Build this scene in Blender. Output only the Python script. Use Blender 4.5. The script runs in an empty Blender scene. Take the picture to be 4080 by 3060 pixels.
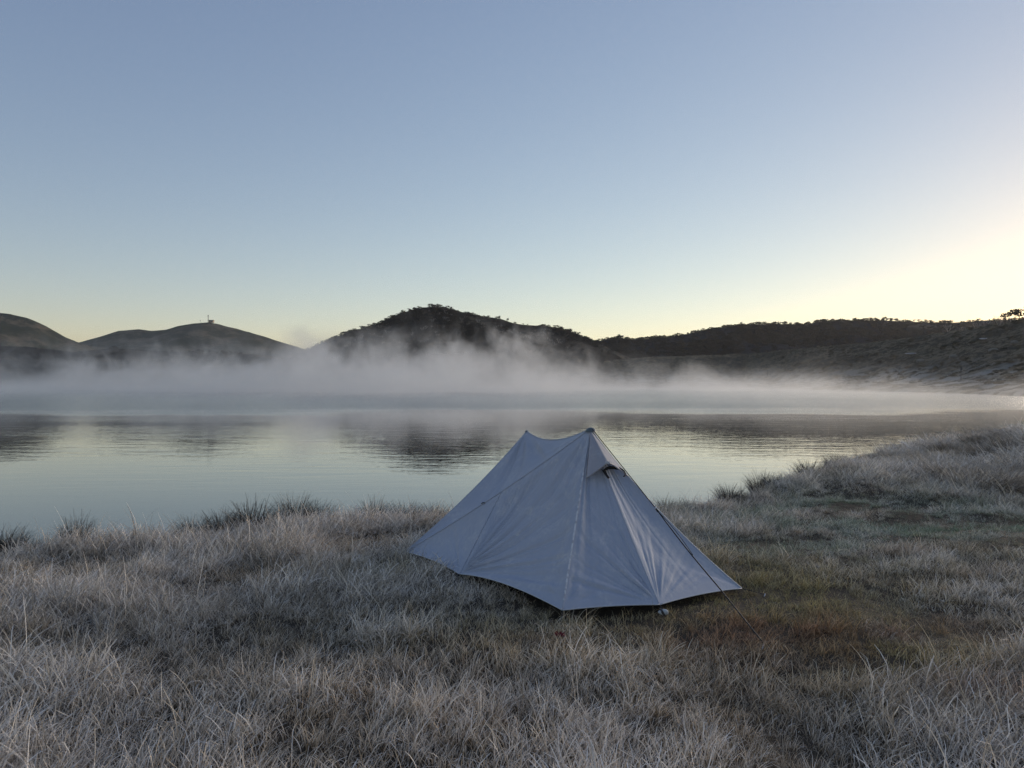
import bpy, math, random
import numpy as np
from mathutils import Vector, Matrix
R = math.radians
random.seed(7)
rng = np.random.default_rng(11)

# ------------------------------------------------------------------ camera
S = bpy.context.scene
EYE = 1.55
cam = bpy.data.cameras.new('camera')
cam.sensor_width = 36; cam.lens = 27.03; cam.clip_start = 0.05; cam.clip_end = 12000
cam_o = bpy.data.objects.new('camera', cam); S.collection.objects.link(cam_o)
cam_o.location = (0, 0, EYE); cam_o.rotation_euler = (math.pi/2, 0, 0)
S.camera = cam_o
# ------------------------------------------------------------------ sky (low-sun Nishita, white balance and tone curve like the phone's)
SUN_EL, SUN_AZ = 1.0, 50.0
GLOW = 3.0
world = bpy.data.worlds.new('World'); S.world = world; world.use_nodes = True
wn, wl = world.node_tree.nodes, world.node_tree.links
sky = wn.new('ShaderNodeTexSky'); sky.sky_type = 'NISHITA'; sky.sun_disc = False
sky.sun_elevation = R(SUN_EL); sky.sun_rotation = R(SUN_AZ)
sky.air_density = 0.7; sky.dust_density = 0.3; sky.ozone_density = 1.0
sep = wn.new('ShaderNodeSeparateColor'); comb = wn.new('ShaderNodeCombineColor')
wl.new(sky.outputs[0], sep.inputs[0])
for k, (g, b) in enumerate([(0.795, 0.918), (0.767, 0.872), (0.606, 0.675)]):
    p = wn.new('ShaderNodeMath'); p.operation = 'POWER'; p.inputs[1].default_value = g
    m = wn.new('ShaderNodeMath'); m.operation = 'MULTIPLY'; m.inputs[1].default_value = math.exp(b)*0.1**(g-1)
    wl.new(sep.outputs[k], p.inputs[0]); wl.new(p.outputs[0], m.inputs[0]); 
    wl.new(m.outputs[0], comb.inputs[k])
# the part of the sky that burns out in the photograph (round the hidden sun) keeps its real brightness
bw = wn.new('ShaderNodeRGBToBW'); wl.new(comb.outputs[0], bw.inputs[0])
mr = wn.new('ShaderNodeMapRange'); mr.interpolation_type = 'SMOOTHSTEP'
for k, q in enumerate((12.5, 22.0, 0.0, GLOW)): mr.inputs[k+1].default_value = q
wl.new(bw.outputs[0], mr.inputs[0])
tn = wn.new('ShaderNodeVectorMath'); tn.operation = 'MULTIPLY'; tn.inputs[1].default_value = (1.0, .93, .72)
sc_ = wn.new('ShaderNodeVectorMath'); sc_.operation = 'SCALE'; vm = wn.new('ShaderNodeVectorMath'); vm.operation = 'ADD'
wl.new(comb.outputs[0], tn.inputs[0]); wl.new(tn.outputs[0], sc_.inputs[0]); wl.new(mr.outputs[0], sc_.inputs['Scale'])
wl.new(comb.outputs[0], vm.inputs[0]); wl.new(sc_.outputs[0], vm.inputs[1])
wl.new(vm.outputs[0], wn['Background'].inputs[0])
wn['Background'].inputs[1].default_value = 0.106
# ------------------------------------------------------------------ sun just about to rise over the eastern hills: a wide soft dawn glow
sun = bpy.data.lights.new('sun', 'SUN'); sun.energy = 3.2; sun.angle = R(34); sun.color = (1.0, 0.86, 0.70)
LAMP_EL = 7.0
sun_o = bpy.data.objects.new('sun', sun); S.collection.objects.link(sun_o)
sd_ = Vector((math.sin(R(SUN_AZ+2))*math.cos(R(LAMP_EL)), math.cos(R(SUN_AZ+2))*math.cos(R(LAMP_EL)), math.sin(R(LAMP_EL))))
sun_o.rotation_euler = sd_.to_track_quat('Z', 'Y').to_euler()
# ------------------------------------------------------------------ exposure and render
vs = S.view_settings
vs.view_transform = 'Standard'; vs.look = 'None'; vs.exposure = 0; vs.gamma = 1; vs.use_curve_mapping = False
S.render.engine = 'CYCLES'
cy = S.cycles
cy.use_denoising = True; cy.denoiser = 'OPENIMAGEDENOISE'; cy.denoising_input_passes = 'RGB_ALBEDO_NORMAL'; cy.denoising_prefilter = 'FAST'
cy.max_bounces = 8; cy.diffuse_bounces = 3; cy.glossy_bounces = 3; cy.transmission_bounces = 2
cy.volume_bounces = 7; cy.transparent_max_bounces = 8
cy.volume_max_steps = 256
cy.sample_clamp_indirect = 4
cy.use_adaptive_sampling = True; cy.adaptive_threshold = 0.01
S.render.use_persistent_data = False

# ================================================================== helpers
def link(o): S.collection.objects.link(o); return o
def tag(o, label=None, cat=None, group=None, kind=None):
    if label: o['label'] = label
    if cat: o['category'] = cat
    if group: o['group'] = group
    if kind: o['kind'] = kind
    return o
def mesh_np(name, V, F, mats=(), smooth=False):
    """V (n,3) array, F (m,k) array of equal-sized faces or list"""
    me = bpy.data.meshes.new(name)
    V = np.asarray(V, dtype=np.float32)
    if isinstance(F, np.ndarray):
        k = F.shape[1]; m = len(F)
        me.vertices.add(len(V)); me.vertices.foreach_set('co', V.ravel())
        me.loops.add(m*k); me.loops.foreach_set('vertex_index', F.astype(np.int32).ravel())
        me.polygons.add(m); me.polygons.foreach_set('loop_start', np.arange(0, m*k, k, dtype=np.int32))
        me.polygons.foreach_set('loop_total', np.full(m, k, dtype=np.int32))
        me.update(calc_edges=True)
    else:
        me.from_pydata([tuple(v) for v in V], [], F); me.update()
    for mt in mats: me.materials.append(mt)
    me.polygons.foreach_set('use_smooth', np.full(len(me.polygons), smooth))
    me.validate()
    return me
def obj(name, me, parent=None, loc=None):
    o = link(bpy.data.objects.new(name, me))
    if parent: o.parent = parent
    if loc is not None: o.location = loc
    return o
def empty(name, loc, rz=0):
    o = link(bpy.data.objects.new(name, None)); o.location = loc; o.rotation_euler = (0, 0, rz); o.empty_display_size = .2
    return o
def grid_faces(nu, nv):
    i = np.arange(nu-1)[:, None]; j = np.arange(nv-1)[None, :]
    a = (i*nv+j).ravel()
    return np.stack([a, a+nv, a+nv+1, a+1], 1)

# value noise ---------------------------------------------------------
_T = np.random.default_rng(5).random((256, 256))
def vn(x, y, seed=0):
    x = np.asarray(x, float)+seed*17.31; y = np.asarray(y, float)+seed*9.17
    xi = np.floor(x).astype(int); yi = np.floor(y).astype(int)
    fx = x-xi; fy = y-yi
    fx = fx*fx*fx*(fx*(fx*6-15)+10); fy = fy*fy*fy*(fy*(fy*6-15)+10)
    a = _T[xi & 255, yi & 255]; b = _T[(xi+1) & 255, yi & 255]
    c = _T[xi & 255, (yi+1) & 255]; d = _T[(xi+1) & 255, (yi+1) & 255]
    return (a*(1-fx)+b*fx)*(1-fy)+(c*(1-fx)+d*fx)*fy
def fbm(x, y, oct=4, seed=0, gain=.5):
    s = 0; a = 1; t = 0
    for k in range(oct):
        s = s+a*vn(x*2**k, y*2**k, seed+k*3); t += a; a *= gain
    return s/t   # 0..1 around .5
def smooth(a, b, x):
    t = np.clip((x-a)/(b-a), 0, 1); return t*t*(3-2*t)

# node helper ---------------------------------------------------------
class NT:
    def __init__(s, m): s.t = m.node_tree; s.n = s.t.nodes; s.l = s.t.links
    def add(s, typ, **kw):
        n = s.n.new(typ)
        for k, v in kw.items(): setattr(n, k, v)
        return n
    def put(s, inp, v):
        if isinstance(v, bpy.types.NodeSocket): s.l.new(v, inp)
        elif v is not None: inp.default_value = v
    def math(s, op, a, b=None, c=None, clamp=False):
        n = s.add('ShaderNodeMath', operation=op, use_clamp=clamp)
        s.put(n.inputs[0], a)
        if b is not None: s.put(n.inputs[1], b)
        if c is not None: s.put(n.inputs[2], c)
        return n.outputs[0]
    def noise(s, vec, scale, detail=3, rough=.5, dist=0):
        n = s.add('ShaderNodeTexNoise'); s.put(n.inputs['Vector'], vec); n.inputs['Scale'].default_value = scale
        n.inputs['Detail'].default_value = detail; n.inputs['Roughness'].default_value = rough; n.inputs['Distortion'].default_value = dist
        return n.outputs['Fac']
    def mapv(s, vec, scale=(1, 1, 1), loc=(0, 0, 0), rot=(0, 0, 0)):
        n = s.add('ShaderNodeMapping'); s.put(n.inputs['Vector'], vec)
        n.inputs['Scale'].default_value = scale; n.inputs['Location'].default_value = loc; n.inputs['Rotation'].default_value = rot
        return n.outputs[0]
    def mix(s, f, a, b, mode='MIX'):
        n = s.add('ShaderNodeMix', data_type='RGBA', blend_type=mode)
        s.put(n.inputs[0], f)
        s.put(n.inputs[6], (*a, 1) if isinstance(a, tuple) else a); s.put(n.inputs[7], (*b, 1) if isinstance(b, tuple) else b)
        return n.outputs[2]
    def range(s, v, a, b, c=0., d=1., sm=True):
        n = s.add('ShaderNodeMapRange', interpolation_type='SMOOTHSTEP' if sm else 'LINEAR')
        s.put(n.inputs[0], v)
        for k, q in enumerate((a, b, c, d)): s.put(n.inputs[k+1], q)
        return n.outputs[0]
    def pos(s): return s.add('ShaderNodeNewGeometry').outputs['Position']
    def bump(s, h, strength, dist, normal=None):
        n = s.add('ShaderNodeBump'); s.put(n.inputs['Strength'], strength); n.inputs['Distance'].default_value = dist
        s.put(n.inputs['Height'], h)
        if normal is not None: s.put(n.inputs['Normal'], normal)
        return n.outputs[0]
def mat(name, col=(.5, .5, .5), rough=.7, metal=0, spec=.5):
    m = bpy.data.materials.new(name); m.use_nodes = True
    b = m.node_tree.nodes['Principled BSDF']
    b.inputs['Base Color'].default_value = (*col, 1); b.inputs['Roughness'].default_value = rough
    b.inputs['Metallic'].default_value = metal; b.inputs['Specular IOR Level'].default_value = spec
    return m, NT(m), b

# ================================================================== materials
# grass blades: base colour and frost come from the tuft (instancer), frost gathers on the upper part of each blade
M_grass, t, b = mat('frosted_grass', rough=.65, spec=.3)
at = t.add('ShaderNodeAttribute', attribute_type='INSTANCER', attribute_name='tint')
af = t.add('ShaderNodeAttribute', attribute_type='INSTANCER', attribute_name='frost')
al = t.add('ShaderNodeAttribute', attribute_name='along'); ar = t.add('ShaderNodeAttribute', attribute_name='rnd')
vary = t.range(ar.outputs['Fac'], 0, 1, .5, 1.5, False)
c0 = t.mix(1.0, at.outputs['Color'], vary, 'MULTIPLY')
litter_shade = t.range(al.outputs['Fac'], .0, .6)          # old brown sheaths at the foot of each blade, with gap shade painted in
c0 = t.mix(litter_shade, t.mix(1.0, c0, (.34, .30, .27), 'MULTIPLY'), c0)
fr = t.math('MULTIPLY', af.outputs['Fac'], t.range(al.outputs['Fac'], .16, .62, .04, 1.0))
fr = t.math('MULTIPLY', fr, t.range(t.math('POWER', ar.outputs['Fac'], 1.6), 0, 1, .35, 1.6, False), clamp=True)
c1 = t.mix(fr, c0, (.95, .875, .785))
t.l.new(c1, b.inputs['Base Color'])
def thin(t, b, col, f):
    tr = t.add('ShaderNodeBsdfTranslucent'); t.l.new(col, tr.inputs[0])
    mx = t.add('ShaderNodeMixShader'); mx.inputs[0].default_value = f
    t.l.new(b.outputs[0], mx.inputs[1]); t.l.new(tr.outputs[0], mx.inputs[2]); t.l.new(mx.outputs[0], t.n['Material Output'].inputs[0])
thin(t, b, c1, .10)
# tussocks: same, without instancer attributes
def tussock_mat(name, base, tip, amount):
    m, t, b = mat(name, rough=.65, spec=.3)
    al = t.add('ShaderNodeAttribute', attribute_name='along'); ar = t.add('ShaderNodeAttribute', attribute_name='rnd')
    c0 = t.mix(1.0, base, t.range(ar.outputs['Fac'], 0, 1, .6, 1.5, False), 'MULTIPLY')
    fr = t.math('MULTIPLY', t.range(al.outputs['Fac'], .35, 1.0, .05, amount), t.range(ar.outputs['Fac'], 0, 1, .4, 1.2, False), clamp=True)
    t.l.new(t.mix(fr, c0, tip), b.inputs['Base Color'])
    return m
M_tus_dark = tussock_mat('tussock_dark', (.035, .033, .026), (.35, .33, .31), .28)
M_tus_pale = tussock_mat('tussock_pale', (.20, .16, .12), (.72, .64, .54), .75)
# ground
M_ground, t, b = mat('soil_and_thatch', rough=.9, spec=.2)
P = t.pos()
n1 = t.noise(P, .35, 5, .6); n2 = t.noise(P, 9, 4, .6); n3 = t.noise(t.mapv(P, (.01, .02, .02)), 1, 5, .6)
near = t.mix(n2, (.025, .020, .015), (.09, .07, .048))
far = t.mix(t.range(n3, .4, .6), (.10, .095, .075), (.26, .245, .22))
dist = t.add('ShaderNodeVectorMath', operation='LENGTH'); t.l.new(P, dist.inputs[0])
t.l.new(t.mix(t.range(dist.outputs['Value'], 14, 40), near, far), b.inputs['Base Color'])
t.l.new(t.bump(n2, .6, .03), b.inputs['Normal'])
# hills
def hill_mat(name, dark, light, sc, thr=(.45, .62), strat=True, frost=None, wf=.25):
    m, t, b = mat(name, rough=.95, spec=.1)
    P = t.pos()
    a = t.noise(t.mapv(P, (1, 1, 2.2 if strat else 1)), sc, 6, .62, .3); c = t.noise(P, sc*9, 4, .6)
    f = t.range(t.math('ADD', t.math('MULTIPLY', a, 1-wf), t.math('MULTIPLY', c, wf)), thr[0], thr[1])
    col = t.mix(f, dark, light)
    if frost:
        fz = t.range(t.add('ShaderNodeSeparateXYZ').outputs[2], frost[1], frost[2], 1, 0)
        sx = fz.node.inputs[0].links[0].from_node; t.l.new(P, sx.inputs[0])
        col = t.mix(t.math('MULTIPLY', fz, t.range(t.noise(P, sc*3, 5, .6), .4, .62)), col, frost[0])
    t.l.new(col, b.inputs['Base Color'])
    t.l.new(t.bump(t.noise(P, sc*12, 5, .65), .8, 1.0), b.inputs['Normal'])
    return m
M_hill_far = hill_mat('far_heath_slope', (.05, .055, .042), (.13, .112, .085), .02, (.46, .60))
M_hill_mid = hill_mat('dark_bushy_slope', (.014, .013, .012), (.11, .085, .055), .03, (.52, .64))
M_hill_right = hill_mat('wooded_ridge', (.016, .018, .024), (.04, .04, .045), .02, (.5, .7))
M_slope = hill_mat('heath_and_frosted_grass', (.048, .045, .034), (.150, .125, .085), .05, (.45, .58), wf=.55, frost=((.29, .285, .265), 1.5, 12.0))
M_crown, t, b = mat('gum_foliage', rough=.8, spec=.2)
oi_ = t.add('ShaderNodeObjectInfo')
t.l.new(t.mix(oi_.outputs['Random'], (.012, .013, .011), (.036, .031, .025)), b.inputs['Base Color'])
M_bark, _, _ = mat('dark_bark', (.06, .05, .045), .85)
M_deadwood, _, _ = mat('bleached_wood', (.34, .31, .29), .8)
M_heath, t, b = mat('heath_bush', rough=.9, spec=.1)
oi_ = t.add('ShaderNodeObjectInfo')
t.l.new(t.mix(oi_.outputs['Random'], (.05, .05, .036), (.15, .13, .095)), b.inputs['Base Color'])
M_rock, t, b = mat('lichen_rock', rough=.9)
t.l.new(t.mix(t.noise(t.pos(), 2, 6, .7), (.09, .09, .085), (.22, .21, .19)), b.inputs['Base Color'])
M_snow, _, _ = mat('old_snow', (.75, .77, .8), .6)
# tent
def fabric(name, col, frost=.5, trans=.12):
    m, t, b = mat(name, rough=.6, spec=.22)
    P = t.pos()
    n = t.noise(P, 5, 6, .7, .6); n2 = t.noise(P, 38, 4, .7); n3 = t.noise(t.mapv(P, (1, 1, .25)), 14, 4, .6)
    f = t.math('MULTIPLY', t.range(n, .46, .72), t.range(n2, .35, .65)); f = t.math('MULTIPLY', f, frost)
    f = t.math('ADD', f, t.math('MULTIPLY', t.range(n3, .5, .8), frost*.25), clamp=True)
    colr = t.mix(f, col, (.62, .64, .68))
    t.l.new(colr, b.inputs['Base Color'])
    t.l.new(t.range(f, 0, 1, .58, .85, False), b.inputs['Roughness'])
    b.inputs['Sheen Weight'].default_value = .15
    t.l.new(t.bump(t.math('ADD', t.noise(t.mapv(P, (1, 1, .3)), 22, 4, .6), t.math('MULTIPLY', n2, .3)), .35, .006), b.inputs['Normal'])
    tr = t.add('ShaderNodeBsdfTranslucent'); tr.inputs[0].default_value = (.3, .33, .38, 1)
    mx = t.add('ShaderNodeMixShader'); mx.inputs[0].default_value = trans
    out = t.n['Material Output']
    t.l.new(b.outputs[0], mx.inputs[1]); t.l.new(tr.outputs[0], mx.inputs[2]); t.l.new(mx.outputs[0], out.inputs[0])
    return m
M_fab = fabric('grey_tent_fabric', (.41, .46, .57), .8, .16)
M_hood = fabric('vent_hood_fabric', (.36, .365, .41), .4)
M_hem, _, _ = mat('hem_binding', (.45, .48, .54), .5)
M_seam, _, _ = mat('seam_tape', (.37, .41, .49), .6)
M_zip, t, b = mat('zip_flap_frosted', rough=.6)
t.l.new(t.mix(t.range(t.noise(t.pos(), 25, 3, .7), .40, .6), (.38, .40, .46), (.58, .61, .66)), b.inputs['Base Color'])
M_cap, _, _ = mat('peak_patch', (.09, .115, .135), .5)
M_black, _, _ = mat('black_mesh', (.006, .006, .008), .8)
M_cord, t, b = mat('dark_guy_cord', (.012, .014, .02), .6)
M_clip, _, _ = mat('tensioner_plastic', (.02, .03, .035), .35)
M_metal, _, _ = mat('peg_metal', (.5, .5, .52), .35, 1)
M_stone, t, b = mat('pale_stone', rough=.85)
t.l.new(t.mix(t.noise(t.pos(), 60, 4, .6), (.30, .34, .37), (.55, .58, .60)), b.inputs['Base Color'])
M_red, _, _ = mat('dull_red_rag', (.16, .022, .028), .8)
M_paint, _, _ = mat('weathered_post', (.05, .05, .05), .7)
M_hut, _, _ = mat('hut_wall', (.30, .24, .2), .8)
M_roof, _, _ = mat('hut_roof', (.10, .09, .08), .6)
# water
WATER_Z = -0.45
M_water, t, b = mat('lake_water', (.035, .042, .036), .015, spec=.5)
b.inputs['IOR'].default_value = 1.58
P = t.pos()
sx = t.add('ShaderNodeSeparateXYZ'); t.l.new(P, sx.inputs[0])
rr = t.add('ShaderNodeVectorMath', operation='LENGTH'); t.l.new(P, rr.inputs[0])
edge = t.math('ADD', sx.outputs[1], t.math('MULTIPLY', t.math('SUBTRACT', t.noise(t.mapv(P, (.05, .10, 1)), 1, 5, .65), .5), 44))
edge = t.math('SUBTRACT', edge, t.math('MULTIPLY', sx.outputs[0], .10))
farw = t.range(edge, 46, 72)
midw = t.range(sx.outputs[1], 11, 24)
swell = t.noise(t.mapv(P, (.32, 1.0, 1)), 1.5, 3, .5, .3)          # gentle rings that pull the reflections sideways
rip = t.noise(t.mapv(P, (.35, 1.0, 1)), 3.2, 3, .6)
chop = t.noise(t.mapv(P, (.6, 1.0, 1)), 2.2, 4, .65)
patch = t.range(t.noise(t.mapv(P, (.05, .12, 1)), 1, 3, .5), .35, .65, .5, 1.2)
b1 = t.bump(swell, t.math('MULTIPLY', t.math('ADD', t.math('MULTIPLY', midw, .90), .06), patch), .010)
b2 = t.bump(rip, t.math('MULTIPLY', t.math('ADD', t.math('MULTIPLY', midw, .7), .05), patch), .006, b1)
b3 = t.bump(chop, t.math('MULTIPLY', farw, 1.0), .13, b2)
t.l.new(b3, b.inputs['Normal'])
t.l.new(t.math('ADD', t.math('ADD', t.math('MULTIPLY', farw, .13), t.math('MULTIPLY', midw, .004)), .012), b.inputs['Roughness'])

# ================================================================== lake outline and near ground
LAKE = np.array([(-60, 2), (-20, 5.6), (-8, 6.9), (-5.0, 7.45), (-4.2, 7.75), (-3.35, 8.15), (-2.5, 8.8), (-1.7, 9.25), (-.6, 9.5), (1.0, 9.7), (2.0, 9.95),
    (2.9, 10.5), (3.8, 11.7), (5, 13.2), (6.3, 15.2), (8, 17), (11, 18.5), (16, 20), (25, 22), (40, 30), (60, 45), (75, 75), (79, 108), (84, 128), (93, 160),
    (100, 214), (103, 300), (103, 372), (120, 392), (60, 425), (0, 440), (-150, 460), (-330, 460), (-480, 420), (-560, 300), (-500, 150), (-300, 40), (-150, 5)], float)
def lake_sd(x, y):
    """signed distance, negative inside the lake"""
    x = np.asarray(x, float); y = np.asarray(y, float)
    d = np.full(x.shape, 1e9); ins = np.zeros(x.shape, bool)
    n = len(LAKE)
    for i in range(n):
        ax, ay = LAKE[i]; bx, by = LAKE[(i+1) % n]
        ex, ey = bx-ax, by-ay
        tt = np.clip(((x-ax)*ex+(y-ay)*ey)/(ex*ex+ey*ey), 0, 1)
        d = np.minimum(d, np.hypot(x-ax-tt*ex, y-ay-tt*ey))
        c = ((ay > y) != (by > y)) & (x < (bx-ax)*(y-ay)/(by-ay+1e-12)+ax)
        ins ^= c
    return np.where(ins, -d, d)
TENT_C = (0.42, 6.6)
def ground_h(x, y, sd=None):
    x = np.asarray(x, float); y = np.asarray(y, float)
    if sd is None: sd = lake_sd(x, y)
    sd = sd+(fbm(x*.9, y*.9, 3, 8)-.5)*.5*smooth(40, 15, np.hypot(x, y))
    r = np.hypot(x, y)
    h = (fbm(x*.55, y*.55, 3, 1)-.5)*.22+(fbm(x*1.7, y*1.7, 3, 2)-.5)*.10
    flat = smooth(1.3, 2.6, np.hypot((x-TENT_C[0])/1.25, y-TENT_C[1]))
    h = h*(.25+.75*flat)
    h = h-.10*smooth(-1, -6, x)*smooth(3, 8, y)
    # tussocky rise on the right
    h = h+(fbm(x*1.1, y*2.2, 2, 93)-.5)*.12*smooth(7, 8.5, y)*smooth(40, 20, y)
    m = np.exp(-(np.maximum(0, 10.5-x)/1.9)**2)*smooth(10.6, 12.2, y)*smooth(20, 14.5, y)
    h = h+.44*m*(1-.8*smooth(22, 40, x))
    h = h+.16*np.exp(-((x-5.3)/1.6)**2-((y-11.6)/1.6)**2)
    land_far = np.minimum(np.maximum(sd, 0)*.02, 3.0)*smooth(60, 140, r)+(fbm(x*.05, y*.05, 4, 5)-.5)*1.2*smooth(60, 140, r)*smooth(2, 30, sd)
    h = h*(1-smooth(40, 90, r))+land_far
    h = h-.33*smooth(70, 110, r)*smooth(6, 0, sd)
    bank = smooth(.35, -.25, sd)
    return h*(1-bank)+(-1.3-.0*sd)*bank
NR, NA = 430, 760
rad = 0.25*np.exp(np.linspace(0, math.log(6000/.25), NR))
ang = np.linspace(0, 2*math.pi, NA, endpoint=False)
RR, AA = np.meshgrid(rad, ang, indexing='ij')
X = RR*np.sin(AA); Y = RR*np.cos(AA)
Z = ground_h(X, Y)
V = np.stack([X, Y, Z], -1).reshape(-1, 3)
i = np.arange(NR-1)[:, None]; j = np.arange(NA)[None, :]
a = (i*NA+j).ravel(); b_ = (i*NA+(j+1) % NA).ravel()
F = np.stack([a, a+NA, b_+NA, b_], 1)
V = np.vstack([V, [[0, 0, float(ground_h(np.array([0.]), np.array([0.]))[0])]]])
F = F[:, ::-1]
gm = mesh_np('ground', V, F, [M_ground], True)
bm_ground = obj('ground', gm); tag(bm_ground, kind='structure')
del X, Y, Z, V, F
# water sheet: outline pushed outwards under the banks
c = LAKE.mean(0)
def offset_poly(P, d):
    n = len(P); out = []
    area = .5*sum(P[i][0]*P[(i+1) % n][1]-P[(i+1) % n][0]*P[i][1] for i in range(n))
    s = 1 if area > 0 else -1
    for i in range(n):
        e0 = P[i]-P[i-1]; e1 = P[(i+1) % n]-P[i]
        n0 = np.array([e0[1], -e0[0]])/np.hypot(*e0)*s; n1 = np.array([e1[1], -e1[0]])/np.hypot(*e1)*s
        m = n0+n1; m /= max(np.hypot(*m), .3); out.append(P[i]+m*d)
    return np.array(out)
WP = offset_poly(LAKE, 1.6)
wm = bpy.data.meshes.new('water'); wm.from_pydata([(p[0], p[1], WATER_Z) for p in WP], [], [list(range(len(WP)))]); wm.update()
if wm.polygons[0].normal.z < 0: wm.flip_normals()
wm.materials.append(M_water)
tag(obj('water', wm), kind='structure')

# ================================================================== hills
F_PX = 1661.0
def at_px(u, Y): return (u-1106.0)/F_PX*Y
def z_px(v, Y): return EYE+(829.5-v)/F_PX*Y
def ridge(name, prof, Y0, front, back, mat_, base=-.6, rough=1.0, nx=260, ny=110, seed=0, bend=0., pw=1.4, wav=40.):
    """a hill whose crest runs across the view at distance Y0 with the given skyline"""
    prof = np.array(prof, float)
    xs = at_px(prof[:, 0], Y0); zs = z_px(prof[:, 1], Y0)
    x = np.linspace(xs[0], xs[-1], nx); y = np.concatenate([np.linspace(-front, 0, int(ny*.7), endpoint=False), np.linspace(0, back, ny-int(ny*.7))])
    XX, DD = np.meshgrid(x, y, indexing='ij')
    crest = np.interp(XX, xs, zs)
    tt = np.where(DD < 0, 1+DD/front, 1-DD/back)
    shp = np.clip(tt, 0, 1)
    shp = np.where(DD < 0, shp**pw, shp**1.6)
    ends = 1
    H = base+(crest-base)*shp*ends
    env = shp*(1-shp)*4
    H = H+(fbm(XX/wav, DD/wav, 5, seed)-.5)*rough*(.35+env)*smooth(0, .2, shp)
    YY = Y0+DD+bend*(XX/ max(1, abs(xs).max()))**2
    me = mesh_np(name, np.stack([XX, YY, H], -1).reshape(-1, 3), grid_faces(nx, len(y)), [mat_], True)
    o = obj(name, me); tag(o, kind='structure')
    def height(px_x, px_y):
        ii = np.clip(np.searchsorted(x, px_x)-1, 0, nx-2); jj = np.clip(np.searchsorted(y, px_y-Y0)-1, 0, len(y)-2)
        fx = np.clip((px_x-x[ii])/(x[ii+1]-x[ii]), 0, 1); fy = np.clip((px_y-Y0-y[jj])/(y[jj+1]-y[jj]), 0, 1)
        return (H[ii, jj]*(1-fx)+H[ii+1, jj]*fx)*(1-fy)+(H[ii, jj+1]*(1-fx)+H[ii+1, jj+1]*fx)*fy
    return o, height
# left-hand hills
hillA, hA = ridge('hill', [(-900, 800), (-600, 720), (-300, 690), (-120, 676), (0, 677), (22, 679), (60, 690), (100, 706), (140, 728), (165, 740), (230, 765), (300, 790), (420, 826)],
                  950, 420, 300, M_hill_far, seed=3, rough=17, wav=70)
hillB, hB = ridge('hill', [(-500, 790), (0, 770), (120, 752), (160, 744), (185, 736), (222, 727), (258, 716), (300, 713.5), (325, 716), (360, 713), (385, 705), (415, 700), (450, 698), (472, 702),
                   (500, 709), (540, 718), (580, 730), (620, 742), (670, 757), (760, 785), (900, 826)], 1450, 560, 420, M_hill_far, seed=6, rough=20, wav=95)
hillL, hL = ridge('hill', [(-700, 800), (-300, 765), (-100, 746), (60, 750), (160, 760), (240, 752), (420, 762), (560, 766), (640, 772), (760, 784), (860, 800), (960, 826)], 640, 140, 160,
                  M_hill_mid, seed=9, rough=6, wav=50)
# wooded centre hill
hillC, hC = ridge('hill', [(560, 826), (610, 790), (650, 765), (672, 751), (700, 739), (740, 721), (780, 709), (820, 698), (838, 688), (862, 678), (892, 670), (930, 664), (965, 665), (1000, 674), (1040, 681),
                   (1080, 688), (1105, 697), (1130, 702), (1180, 705), (1212, 709), (1250, 725), (1285, 739), (1330, 760), (1400, 790), (1480, 828)], 600, 150, 220, M_hill_mid, seed=12, rough=7, nx=340, wav=38)
# right-hand wooded ridge
hillD, hD = ridge('hill', [(1180, 828), (1240, 765), (1282, 740), (1312, 731), (1340, 729), (1362, 734), (1400, 733), (1440, 730), (1480, 724), (1520, 713), (1560, 707), (1600, 702), (1640, 700), (1700, 699), (1738, 700), (1764, 695),
                   (1800, 693), (1850, 692), (1900, 693), (1960, 695), (2000, 697), (2060, 697), (2110, 694), (2160, 690), (2260, 686), (2500, 700), (2900, 722), (3500, 722), (4500, 705)], 720, 260, 260, M_hill_right, seed=15, rough=9, nx=420, wav=60)  # beyond the right frame edge this skyline is lowered for the dawn glow
# unseen eastern range, added to keep the low sun off lake and lower slopes
sun_block_hill, hE = ridge('hill', [(700, 800), (850, 745), (950, 746), (1100, 745), (1200, 746), (1300, 744), (1420, 740), (1600, 718), (2000, 712), (2600, 706), (4000, 700), (5200, 705)], 1950, 500, 500, M_hill_far, seed=18, rough=10, nx=200, wav=150)

# near slope on the right: shore terrace, heath, grassy brow
na, nr_ = 620, 240
u = np.linspace(1120, 1120+3400, na); az = np.arctan((u-1106)/F_PX)
def shore_dist(az):
    """first distance along each bearing where the far shore is met"""
    out = np.zeros(len(az))
    rs = np.linspace(60, 700, 640)
    sdv = lake_sd(np.sin(az)[:, None]*rs[None], np.cos(az)[:, None]*rs[None])
    for k in range(len(az)):
        ok = np.where((sdv[k][:-1] < 0) & (sdv[k][1:] >= 0))[0]
        out[k] = rs[ok[-1]+1] if len(ok) else 60
    return out
r0 = shore_dist(az)
vc = np.interp(u, [1120, 1280, 1400, 1560, 1640, 1700, 1770, 1850, 1950, 2050, 2120, 2212, 2330, 2600, 2900, 3200, 3600, 4600], [800, 782, 772, 768, 764, 757, 751, 744, 733, 719, 707, 692, 688, 705, 724, 724, 712, 680])  # out of frame the crest is dipped to let low dawn light through
rc = r0+np.interp(u, [1120, 1640, 2212, 3000, 4600], [90, 170, 190, 210, 230])
TT = np.linspace(0, 1.45, nr_)[None, :]
RRr = r0[:, None]+(rc-r0)[:, None]*TT-1.5*(1-np.minimum(TT, 1))
Yc = rc*np.cos(az); hc = z_px(vc, Yc)
XX = RRr*np.sin(az)[:, None]; YY = RRr*np.cos(az)[:, None]
tt = np.clip(TT, 0, 1.45)
shape = np.where(tt < .30, .10*(tt/.30)**.8, .10+.90*smooth(.12, 1.15, tt)*0+.90*np.clip((tt-.30)/.70, 0, 1)**1.15)
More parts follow.
